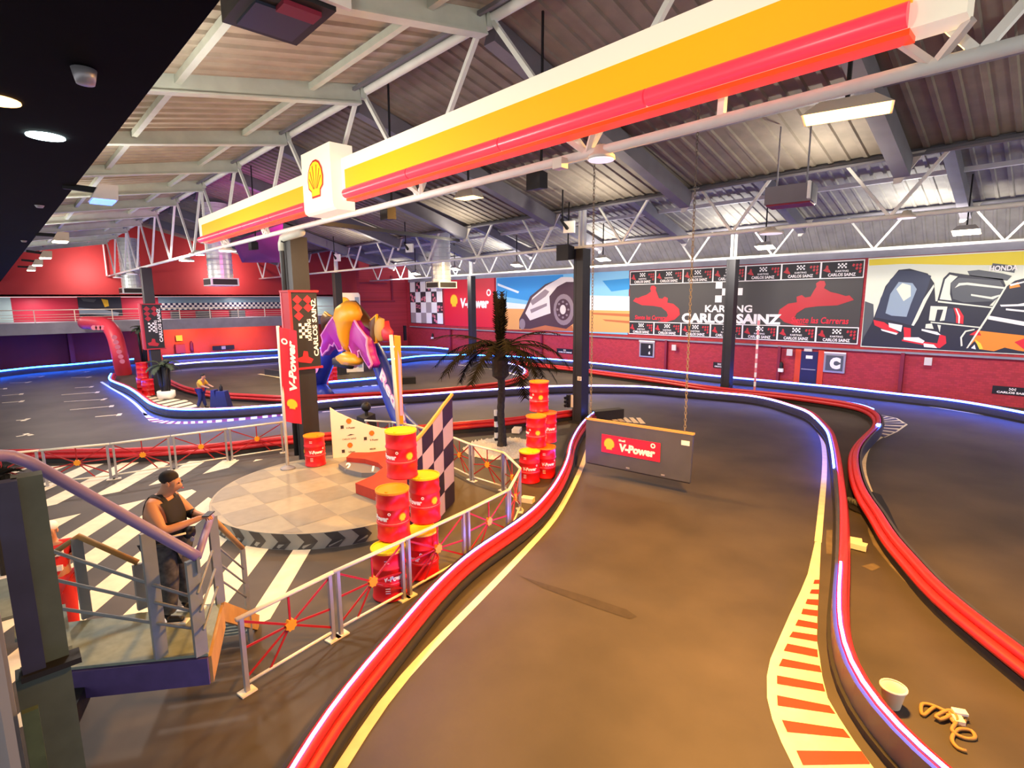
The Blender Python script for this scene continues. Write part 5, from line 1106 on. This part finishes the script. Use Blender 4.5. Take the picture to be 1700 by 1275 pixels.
for b, tp in ((pa, ta), (pb_, tb)): mb = MB(); mb.bar(b, V((b.x, b.y, tp.z-.02)), .05, .1, up=V((-.2, 1, 0))); mb.build('post', 'stair', f2)
# steel posts at the picture's left edge
def vpost(label, px, py, X, w, d, z0, z1, m):
    p = onX(px, py, X); mb = MB(); mb.box((p.x, p.y, (z0+z1)/2), (d, w, z1-z0)); return p
t = thing('steel_post', 'big double steel post, dark blue and green, at the left edge below the handrail', 'post', onX(100, 1000, -6.1)*1.0)
p = onX(64, 920, -6.0); mb = MB(); mb.box((p.x, p.y, 2.7), (.16, .2, 1.75)); mb.build('green_flange', 'green_steel', t)
q = onX(21, 920, -5.9); mb = MB(); mb.box((q.x, q.y+.02, 2.7), (.12, .15, 1.75)); mb.build('blue_flange', 'blue_steel', t)
c_ = onX(86, 1200, -5.95); mb = MB(); mb.box((c_.x, c_.y, .93), (.2, .36, 1.86)); mb.build('lower_casing', 'green_steel', t)
mb = MB(); mb.box((q.x, q.y+.13, 1.87), (.2, .4, .05)); mb.build('base_flange', 'black', t)
mb = MB(); rr = [[], []]
for k in range(26):
    yy = -.27-.06*k; xx = -5.45+(.05 if k % 4 < 2 else 0)
    rr[0].append(V((xx, yy, 0.001))); rr[1].append(V((xx, yy, 3.05)))
mb.grid(rr); mb.box((-5.52, -1.05, 1.5), (.04, 1.6, 3.0)); solo('ribbed_cladding', mb, 'galv', 'ribbed grey metal cladding at the bottom left edge', 'cladding', (-5.5, -1, 0))
mb = MB(); p = onX(56, 1180, -5.45); mb.box((p.x, p.y-.02, .9), (.06, .1, 1.8)); solo('green_strip', mb, 'frond_green', 'narrow green strip beside the ribbed cladding at the bottom left', 'strip', (p.x, p.y, 0))
# ---------------------------------------------------------------- figures
def skin(nodes, edges, sub=2):
    names = list(nodes); me = bpy.data.meshes.new('s'); o = bpy.data.objects.new('s', me); C.objects.link(o)
    me.from_pydata([nodes[n][:3] for n in names], [(names.index(a), names.index(b)) for a, b in edges], [])
    md = o.modifiers.new('k', 'SKIN'); md.use_smooth_shade = True
    for n, sv in zip(names, me.skin_vertices[0].data): r = nodes[n][3]; sv.radius = r if isinstance(r, tuple) else (r, r)
    me.skin_vertices[0].data[0].use_root = True
    o.modifiers.new('u', 'SUBSURF').levels = sub
    dg = bpy.context.evaluated_depsgraph_get(); dg.update(); r = bpy.data.meshes.new_from_object(o.evaluated_get(dg)); bpy.data.objects.remove(o); return r
def skinobj(name, nodes, edges, m, parent, fm, sub=2):
    me = skin(nodes, edges, sub); me.transform(fm); me.transform(Matrix.Translation(-wloc(parent))); me.materials.clear(); me.materials.append(M[m])
    for p in me.polygons: p.material_index = 0; p.use_smooth = True
    me.name = name; o = bpy.data.objects.new(name, me); C.objects.link(o); o.parent = parent; return o
def frame(loc, fwd, s=1.0): f = V((fwd[0], fwd[1], 0)).normalized(); l = V((-f.y, f.x, 0)); mm = Matrix((f*s, l*s, ZV*s)).transposed().to_4x4(); mm.translation = V(loc); return mm
BODY_E = [('pelvis', 'belly'), ('belly', 'chest'), ('chest', 'neck0'), ('neck0', 'neck1'), ('neck1', 'head'), ('head', 'crown'), ('head', 'jaw'), ('jaw', 'nose')]
for s in 'RL': BODY_E += [('chest', 'sh'+s), ('sh'+s, 'el'+s), ('el'+s, 'wr'+s), ('wr'+s, 'palm'+s), ('pelvis', 'hip'+s), ('hip'+s, 'kn'+s), ('kn'+s, 'an'+s)]
def limbs(d, s, side): return d
def person(label, loc, fwd, J, cl, s=1.0, hands=True, hair=True):
    t = thing('person', label, 'person', loc); fm = frame(loc, fwd, s); N = dict(J); E = list(BODY_E)
    if hands:
        for sd_ in 'RL':
            w, p = V(N['wr'+sd_][:3]), V(N['palm'+sd_][:3]); d = (p-w).normalized(); x = d.cross(ZV).normalized(); z = x.cross(d)
            for i, (off, ln) in enumerate(((-.027, .062), (-.009, .075), (.009, .07), (.027, .055))):
                a = p+d*.02+x*off*1.1; b = a+d*ln*.55-z*.008; c = b+d*ln*.35-z*.035
                for k, q in (('a', a), ('b', b), ('c', c)): N['f%s%d%s' % (sd_, i, k)] = tuple(q)+(.0095,)
                E += [('palm'+sd_, 'f%s%da' % (sd_, i)), ('f%s%da' % (sd_, i), 'f%s%db' % (sd_, i)), ('f%s%db' % (sd_, i), 'f%s%dc' % (sd_, i))]
            sg = 1 if sd_ == 'R' else -1
            a = w.lerp(p, .6)+x*.035*-sg; b = a+d*.035-x*.02*sg-z*.01
            N['t%sa' % sd_] = tuple(a)+(.012,); N['t%sb' % sd_] = tuple(b)+(.01,); E += [('palm'+sd_, 't%sa' % sd_), ('t%sa' % sd_, 't%sb' % sd_)]
    body = skinobj('body', N, E, cl.get('body', 'skin'), t, fm, 3 if cl.get('tank') else 2)
    if 'head_only' in cl: pass
    hd, cr = V(J['head'][:3]), V(J['crown'][:3])
    for sg in (-1, 1):   # ears and eyes
        mb = MB(); mb.sphere(hd+V((-.005, sg*.088, .0)), (.022, .012, .032), 8, 6); mb.v = [fm@v for v in mb.v]; mb.build('ear', cl.get('face', 'skin'), t, True)
    up = (cr-hd).normalized(); fw = (V(J['nose'][:3])-V(J['jaw'][:3])); fw = (fw-up*fw.dot(up)).normalized()
    for sg in (-1, 1):
        mb = MB(); mb.sphere(hd+fw*.088+V((0, sg*.034, 0))+up*.012, .009, 8, 6); mb.v = [fm@v for v in mb.v]; mb.build('eye', 'hair', t, True)
    mb = MB(); mb.sphere(V(J['jaw'][:3])+fw*.052-up*.012, (.008, .02, .006), 8, 6); mb.v = [fm@v for v in mb.v]; mb.build('mouth', 'text_red', t, True)
    if hair:
        mb = MB(); c = hd.lerp(cr, .75)-fw*.04; mb.sphere(c, (.098, .092, .082), 14, 10); mb.v = [fm@v for v in mb.v if 1]; mb.build('hair', cl['hair'], t, True)
    sub_ = lambda names, extra: {k: (J[k][0], J[k][1], J[k][2], (tuple(x+extra for x in J[k][3]) if isinstance(J[k][3], tuple) else J[k][3]+extra)) for k in names}
    if 'shirt' in cl:
        nm = ['pelvis', 'belly', 'chest', 'shR', 'shL', 'elR', 'elL']+(['wrR', 'wrL'] if cl.get('long') else [])
        d = sub_(nm, .016)
        if cl.get('tank'):
            off = wloc(t); inv = fm.inverted(); bq = bmesh.new(); bq.from_mesh(body.data); bq.transform(inv@Matrix.Translation(off)); bq.normal_update()
            for co_, no_ in (((0, .165, 0), (0, 1, 0)), ((0, -.165, 0), (0, 1, 0)), ((0, .07, 0), (0, 1, 0)), ((0, -.07, 0), (0, 1, 0)), ((0, .128, 0), (0, 1, 0)), ((0, -.128, 0), (0, 1, 0)), ((0, 0, 1.44), (.25, 0, 1)), ((0, 0, 1.54), (.25, 0, 1)), ((0, 0, 1.22), (0, 0, 1)), ((0, 0, .84), (0, 0, 1)), ((.2, 0, 0), (1, 0, 0))):
                bmesh.ops.bisect_plane(bq, geom=bq.verts[:]+bq.edges[:]+bq.faces[:], plane_co=co_, plane_no=V(no_).normalized())
            bq.normal_update(); keep = {}; vs = []; fs = []
            def ok(q): h = q.z+.25*q.x; return q.z > .84 and q.x < .2 and ((h < 1.44 and abs(q.y) < .165) or (q.z < 1.22 and abs(q.y) < .215) or (h < 1.54 and .07 < abs(q.y) < .128))
            for p in bq.faces:
                if ok(p.calc_center_median()):
                    f = []
                    for vv in p.verts:
                        if vv not in keep: keep[vv] = len(vs); vs.append(fm@(vv.co+vv.normal*.013))
                        f.append(keep[vv])
                    fs.append(f)
            mb = MB(); mb.add(vs, fs); mb.build('tank_top', cl['shirt'], t, True)
        else: skinobj('shirt', d, [x for x in BODY_E if x[0] in d and x[1] in d], cl['shirt'], t, fm)
    nm = ['pelvis', 'hipR', 'hipL', 'knR', 'knL', 'anR', 'anL']; d = sub_(nm, .022); skinobj('trousers', d, [x for x in BODY_E if x[0] in d and x[1] in d], cl['pants'], t, fm)
    for sd_ in 'RL':
        a = V(J['an'+sd_][:3]); N2 = {'h': (a.x-.05, a.y, .045, .042), 'm': (a.x+.06, a.y, .042, .042), 't': (a.x+.16, a.y, .036, .034), 'a': (a.x-.02, a.y, .1, .05)}
        skinobj('shoe', N2, [('h', 'm'), ('m', 't'), ('h', 'a')], cl.get('shoes', 'shoe'), t, fm, 1)
        mb = MB(); mb.box((a.x+.045, a.y, .011), (.3, .095, .02)); mb.v = [fm@v for v in mb.v]; mb.build('sole', 'white', t)
    return t, fm
J = dict(pelvis=(-.03, 0, .93, (.165, .15)), belly=(.0, 0, 1.1, (.165, .175)), chest=(-.06, 0, 1.31, (.17, .15)), neck0=(-.02, 0, 1.47, .085), neck1=(.03, 0, 1.54, .068), head=(.09, 0, 1.625, .098), crown=(.1, 0, 1.695, .085), jaw=(.145, 0, 1.575, .055), nose=(.2, 0, 1.585, .018),
    shR=(-.07, -.2, 1.41, .085), shL=(-.05, .2, 1.41, .085), elR=(.1, -.29, 1.17, .058), elL=(.14, .24, 1.16, .058), wrR=(.31, -.11, 1.2, .036), wrL=(.32, .09, 1.18, .036), palmR=(.385, -.05, 1.215, .034), palmL=(.39, .04, 1.195, .034),
    hipR=(-.03, -.1, .88, .125), hipL=(-.02, .11, .88, .125), knR=(0, -.11, .49, .085), knL=(.06, .13, .49, .085), anR=(-.04, -.11, .1, .06), anL=(.03, .14, .1, .06))
ml = G(297, 1024, LZ)
man, fm = person('man in black tank top and camouflage trousers standing on the stair landing, head bowed', ml, (.62, .78), J, dict(shirt='tank', tank=True, pants='camo', hair='hair'))
t = thing('waist_bag', 'black bag with round buckle held against the belly of the bowed man', 'bag', fm@V((.24, -.03, .98)))
N2 = {'a': (.2, -.1, 1.03, .075), 'b': (.25, .0, 1.05, .08), 'c': (.22, .1, 1.03, .075), 'd': (.22, 0, .93, .07)}; skinobj('bag', N2, [('a', 'b'), ('b', 'c'), ('b', 'd')], 'bag', t, fm, 2)
mb = MB(); mb.sphere((.29, -.1, .99), (.02, .03, .03), 10, 6); mb.v = [fm@v for v in mb.v]; mb.build('buckle', 'galv', t, True)
mb = MB(); mb.tube([fm@V(p) for p in ((.05, -.19, 1.06), (.15, -.19, 1.07), (.24, -.12, 1.07))], .012, 6); mb.build('strap', 'rail_paint', t, True)
t = thing('phone', 'dark phone held in the hands of the bowed man', 'phone', fm@V((.43, 0, 1.23))); mb = MB(); mb.box((.44, 0, 1.235), (.075, .15, .012)); mb.v = [fm@v for v in mb.v]; mb.build('body', 'black_gloss', t)
# standing person in red racing overalls, mostly behind the steel post
JS = dict(pelvis=(0, 0, .95, (.15, .13)), belly=(0, 0, 1.12, (.15, .13)), chest=(0, 0, 1.32, (.17, .13)), neck0=(0, 0, 1.49, .075), neck1=(.01, 0, 1.55, .06), head=(.03, 0, 1.66, .095), crown=(.03, 0, 1.74, .08), jaw=(.08, 0, 1.61, .05), nose=(.14, 0, 1.64, .016),
    shR=(0, -.2, 1.43, .08), shL=(0, .2, 1.43, .08), elR=(-.03, -.27, 1.15, .055), elL=(-.03, .27, 1.15, .055), wrR=(.05, -.28, .9, .038), wrL=(.05, .28, .9, .038), palmR=(.07, -.28, .83, .034), palmL=(.07, .28, .83, .034),
    hipR=(0, -.1, .9, .11), hipL=(0, .1, .9, .11), knR=(.02, -.11, .5, .075), knL=(.02, .11, .5, .075), anR=(0, -.11, .1, .05), anL=(0, .11, .1, .05))
sp = V((-10.1, .2, 0)); pr, fm2 = person('person in red racing overalls and white cap behind the steel post', sp, (.9, -.35), JS, dict(shirt='suit_red', long=True, pants='suit_red', hair='suit_white'), 1.03)
for zc, w in ((1.36, .2), (1.14, .16)):
    mb = MB(); mb.box((.15, .0, zc), (.05, w*1.6, .07)); mb.v = [fm2@v for v in mb.v]; mb.build('white_panel', 'suit_white', pr)
mb = MB(); mb.tube([fm2@V((.0, s*.15, .96))*1.0 for s in (-1, 1)], .03, 6); mb.build('belt', 'black', pr)
# far person pushing a blue cart on the striped island
JF = dict(JS); JF.update(belly=(.03, 0, 1.1, (.15, .13)), chest=(.08, 0, 1.28, (.16, .13)), neck0=(.13, 0, 1.42, .07), neck1=(.16, 0, 1.48, .06), head=(.2, 0, 1.57, .1), crown=(.21, 0, 1.65, .085), jaw=(.26, 0, 1.53, .05), nose=(.31, 0, 1.54, .016), shR=(.08, -.2, 1.37, .08), shL=(.08, .2, 1.37, .08), elR=(.25, -.24, 1.14, .055), elL=(.25, .24, 1.14, .055), wrR=(.48, -.18, 1.05, .036), wrL=(.48, .18, 1.05, .036), palmR=(.55, -.17, 1.03, .034), palmL=(.55, .17, 1.03, .034), anR=(-.15, -.1, .1, .05), anL=(.12, .1, .1, .05))
fp = G(336, 678); pf, fm3 = person('person in yellow shirt and blue trousers pushing a blue cart on the striped island', fp, (.69, .72), JF, dict(shirt='yellow_shirt', pants='blue_cloth', hair='hair'), .98, hands=False)
mb = MB(); mb.lathe([(.175, .86), (.185, .95), (.18, 1.04)], (.0, 0, 0), 14, False); mb.v = [fm3@v for v in mb.v]; mb.build('red_sash', 'suit_red', pf, True)
ct = thing('blue_cart', 'blue two-part cart with black bottle on top pushed along the striped island', 'cart', fm3@V((1.0, 0, 0)))
for x, w, z1, m_ in ((.68, .2, .92, 'blue_cloth'), (1.05, .46, .86, 'blue_cloth')):
    mb = MB(); mb.add([(x-w/2-.06, -.24, .06), (x+w/2+.1, -.24, .06), (x+w/2+.1, .24, .06), (x-w/2-.06, .24, .06), (x-w/2, -.18, z1), (x+w/2-.04, -.18, z1), (x+w/2-.04, .18, z1), (x-w/2, .18, z1)], [(3, 2, 1, 0), (4, 5, 6, 7), (0, 1, 5, 4), (1, 2, 6, 5), (2, 3, 7, 6), (3, 0, 4, 7)]); mb.v = [fm3@v for v in mb.v]; mb.build('bin', m_, ct)
for x in (.62, 1.2):
    for y in (-.2, .2): mb = MB(); mb.sphere((x, y, .05), (.05, .03, .05), 8, 6); mb.v = [fm3@v for v in mb.v]; mb.build('wheel', 'black', ct, True)
mb = MB(); mb.lathe([(.07, .86), (.08, .9), (.08, 1.06), (.03, 1.12), (.03, 1.18)], (1.0, 0, 0), 10); mb.v = [fm3@v for v in mb.v]; mb.build('bottle', 'black', ct, True)
pot_palm('dark leafy plant at the left picture edge beyond the red overalls', V((-12.4, -.42, 0)), 2.0, .06, 14, .5, 'frond')
# ---------------------------------------------------------------- bull-head inflatable arch
La, Ra = V((-27.2, 12.2, 0)), V((-15.1, 10.5, 0)); ax = (Ra-La).normalized(); an = V((ax.y, -ax.x, 0)); an = an if an.dot(-La) > 0 else -an
A_ = lambda x, y, d=0: onP(x, y, La+an*d, an)
K = lambda pts: [(520+x/5.3125, 460+y/5.3125) for x, y in pts]
t = thing('inflatable_arch', 'blue inflatable arch with a yellow and purple bull head over the track', 'arch', (La+Ra)/2)
lp = [La+ax*.0, A_(529, 640), A_(538, 610), A_(550, 585), A_(568, 565), A_(590, 556)]; mb = MB(); mb.tube(smooth(lp, .3), .42, 16); mb.build('left_leg', 'arch_blue', t, True)
rp = [V((A_(700, 735).x, A_(700, 735).y, 0)), A_(668, 700), A_(652, 665), A_(640, 629), A_(626, 590), A_(606, 562), A_(588, 556)]; rp = smooth(rp, .3); mb = MB(); mb.tube(rp, .34, 16); mb.build('right_leg', 'arch_blue', t, True)
def inflate(pts, d0, dep, m, nm, out=None, flat=False):
    P = [A_(x, y, d0) for x, y in pts]; c = sum(P, V((0, 0, 0)))/len(P); rings = []
    for s, e in (((1, -.6), (1, -.2), (1, .3), (.97, .7), (.93, .95), (.9, 1)) if flat else ((1, -.35), (1.0, 0), (.93, .35), (.78, .68), (.5, .93), (.2, 1))): rings.append([c+(p-c)*s+an*dep*e for p in P])
    mb = MB(); n = len(P)
    mb.add([p for r in rings for p in r], [(i*n+j, i*n+(j+1) % n, (i+1)*n+(j+1) % n, (i+1)*n+j) for i in range(5) for j in range(n)]+[tuple(5*n+j for j in range(n)), tuple(range(n))[::-1]]); o = mb.build(nm, m, t, True)
    if out:
        q = [c+(p-c)*1.0+an*dep*(.8 if flat else .1) for p in P]; mb = MB(); mb.tube(q, .06, 6, True); mb.build('outline', out, o, True)
    return o
inflate(K([(290, 210), (350, 208), (430, 295), (485, 370), (535, 450), (525, 535), (440, 430), (380, 320)]), .1, .4, 'arch_brown', 'mane')
inflate(K([(215, 355), (250, 400), (280, 500), (305, 640), (270, 650), (245, 600), (230, 570), (215, 605), (190, 590), (170, 640), (150, 650), (120, 690), (105, 640), (125, 560), (110, 510), (150, 450), (180, 400)]), .45, .25, 'arch_purple', 'left_cheek', 'arch_pink', True)
inflate(K([(395, 360), (440, 440), (520, 540), (515, 600), (530, 680), (560, 760), (545, 800), (500, 730), (470, 680), (460, 640), (440, 650), (445, 700), (420, 740), (395, 700), (385, 660), (360, 600), (340, 650), (345, 500), (370, 400)]), .45, .25, 'arch_purple', 'right_cheek', 'arch_pink', True)
inflate(K([(225, 330), (245, 245), (290, 212), (340, 220), (375, 260), (400, 330), (370, 400), (345, 480), (335, 600), (320, 660), (300, 600), (285, 500), (260, 400)]), .6, .5, 'arch_yellow', 'snout')
inflate(K([(240, 690), (300, 655), (370, 680), (418, 740), (400, 772), (340, 805), (300, 770), (250, 720)]), .7, .45, 'arch_yellow', 'muzzle')
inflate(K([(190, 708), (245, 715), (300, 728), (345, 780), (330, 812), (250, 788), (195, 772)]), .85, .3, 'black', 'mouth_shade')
inflate(K([(85, 360), (110, 310), (150, 340), (190, 350), (120, 430), (100, 490)]), .3, .25, 'arch_brown', 'left_horn', 'arch_yellow')
inflate(K([(515, 380), (565, 335), (560, 460), (565, 575), (525, 585), (550, 480), (540, 420)]), .3, .2, 'arch_brown', 'right_ear', 'arch_yellow'); inflate(K([(562, 345), (615, 372), (610, 560), (560, 580)]), .2, .2, 'tan', 'right_horn')
inflate(K([(612, 395), (650, 385), (660, 440), (690, 480), (680, 560), (620, 575), (605, 500)]), .0, .25, 'arch_red', 'red_ball')
d_ = (A_(690, 735)-A_(634, 618)); Lt = d_.length; d_.normalize(); pv = an.cross(d_); pv = pv if pv.dot(CR) > 0 else -pv
c = A_(648, 618).lerp(A_(703, 735), .5)+an*.37
mb = MB(); add_text(mb, 'Red Bull', c, d_, pv, .56, Lt*.98, .09); mb.build('lettering_edge', 'arch_pink', t)
mb = MB(); add_text(mb, 'Red Bull', c+an*.012, d_, pv, .5, Lt*.97, .03); mb.build('lettering', 'text_white', t)
mb = MB(); add_text(mb, 'Bull', c+an*.024, d_, pv, .3, .01, .02); 
c = lp[1].lerp(lp[3], .4)+an*.44; dl = (lp[3]-lp[1]).normalized(); pl_ = an.cross(dl); pl_ = pl_ if pl_.dot(CR) < 0 else -pl_
mb = MB(); add_text(mb, 'Red', c-pl_*-.05, dl, pl_, .45, 1.6, .1); mb.build('lettering', 'arch_pink', t)
# red inflatable at the far left
t = thing('inflatable_arch', 'red inflatable arch leg bending towards the gallery at the far left', 'arch', G(206, 622))
b0 = G(206, 622); q = [V((b0.x, b0.y, 0.0)), onX(199, 590, -45.6), onX(192, 562, -46.0), onX(184, 546, -46.6), onX(172, 538, -47.3), onX(155, 536, -48.4), onX(140, 536, -49.3)]
mb = MB(); mb.tube(smooth(q, .25), [.5-.04*min(1, i/20) for i in range(len(smooth(q, .25)))], 16); mb.build('tube_body', 'arch_red', t, True)
mb = MB(); rnd = random.Random(5)
for k in range(3): c = onX(156+k*7, 544, -46.4); mb.poly(disc(c, V((0, 1, 0)), ZV, .17, 10))
for k in range(6): c = onX(190+k*2.6, 560+k*8, -44.6); mb.poly(disc(c, V((0, 1, 0)), ZV, .16, 8))
mb.build('print', 'stripe_pink', t)
# ---------------------------------------------------------------- light
sc = bpy.context.scene
w = bpy.data.worlds.new('world'); sc.world = w; w.use_nodes = True
w.node_tree.nodes['Background'].inputs[0].default_value = (.76, .75, .76, 1); w.node_tree.nodes['Background'].inputs[1].default_value = 1.15
def area(name, p, e, col, size=(1, .6), aim=(0, 0, -1)):
    l = bpy.data.lights.new(name, 'AREA'); l.shape = 'RECTANGLE'; l.size, l.size_y = size; l.energy = e; l.color = col
    o = bpy.data.objects.new(name, l); C.objects.link(o); o.location = V(p); o.rotation_euler = V(aim).to_track_quat('-Z', 'Y').to_euler(); return o
WARM = (1, .44, .07); WHITE = (1, .9, .8); COOL = (.8, .9, 1)
area('flood_lamp', LAMP1-V((0, 0, .05)), 2100, WARM, (.9, .5))
area('flood_lamp', LAMP2-V((0, 0, .05)), 1000, WARM, (.7, .45))
for x, y, e, c in ((-25, 20, 900, (1, .66, .3)), (-35, 13, 800, (1, .66, .32)), (-21, 27, 500, (1, .75, .45)), (-28, 5, 350, (1, .7, .6))): area('hall_fill', (x, y, 7.6), e, c, (.8, .5))  # added warm fill over the inner loop, no fixtures hang here
for x, y in ((-44, 26), (-36, 25.4), (-28, 25.4), (-20, 25.4), (-12, 25.4), (-4, 25.4), (3, 25.4)): area('wall_lamp', (x, y, 7.2), 330, WHITE, (.8, .5), (0, 1, -.45))
for x, c in ((-6, WARM), (-13, (1, .7, .4)), (-21, WHITE), (-29, COOL)): area('truss_lamp', (x, YA, 6.8), 160, c, (.5, .5))
for x in (-10, -18, -27, -36, -44): area('soffit_flood', (x, 1.6, 6.35), 260, (1, .9, .82), (.4, .3), (0, .75, -.7))
for x in (-3, -9, -15, -22, -30, -40): area('roof_fill', (x, 1.35, 6.75), 70, (1, .93, .82), (.4, .2), (0, .5, 1))  # added upward fill to brighten the left roof, no lamp of its own
for x in (2, -5, -12, -20, -29): area('bay_fill', (x, YB-1.2, 7.3), 90, (1, .88, .7), (.4, .2), (0, -.45, 1)); area('bay_fill', (x, YC-1.2, 7.3), 90, (1, .95, .88), (.4, .2), (0, -.45, 1))  # added upward fill for the roof bays behind, without fixtures
for y in (2, 9, 16, 23): area('gallery_lamp', (-52, y, 5.45), 90, (1, .82, .82), (2, .3))
for y in (12, 17): area('wall_wash', (-53, y, 2.8), 160, (1, .55, .25), (.6, .4), (-1, 0, -.5))
area('red_wall_lamp', (-47.5, 14, 7.2), 180, (1, .75, .7), (.6, .5), (-1, 0, .15))
area('red_wall_lamp', (-47.5, 5, 7.2), 130, (1, .75, .7), (.6, .5), (-1, 0, .15))
area('stage_wash', (-27, 9.5, 6.9), 120, (1, .1, .7), (.3, .3), (-.5, .2, 1))
vs = sc.view_settings; vs.view_transform = 'Standard'; vs.look = 'None'; vs.exposure = 0.35; vs.gamma = 1; vs.use_curve_mapping = False
cy = sc.cycles; cy.max_bounces = 6; cy.diffuse_bounces = 3; cy.use_denoising = True
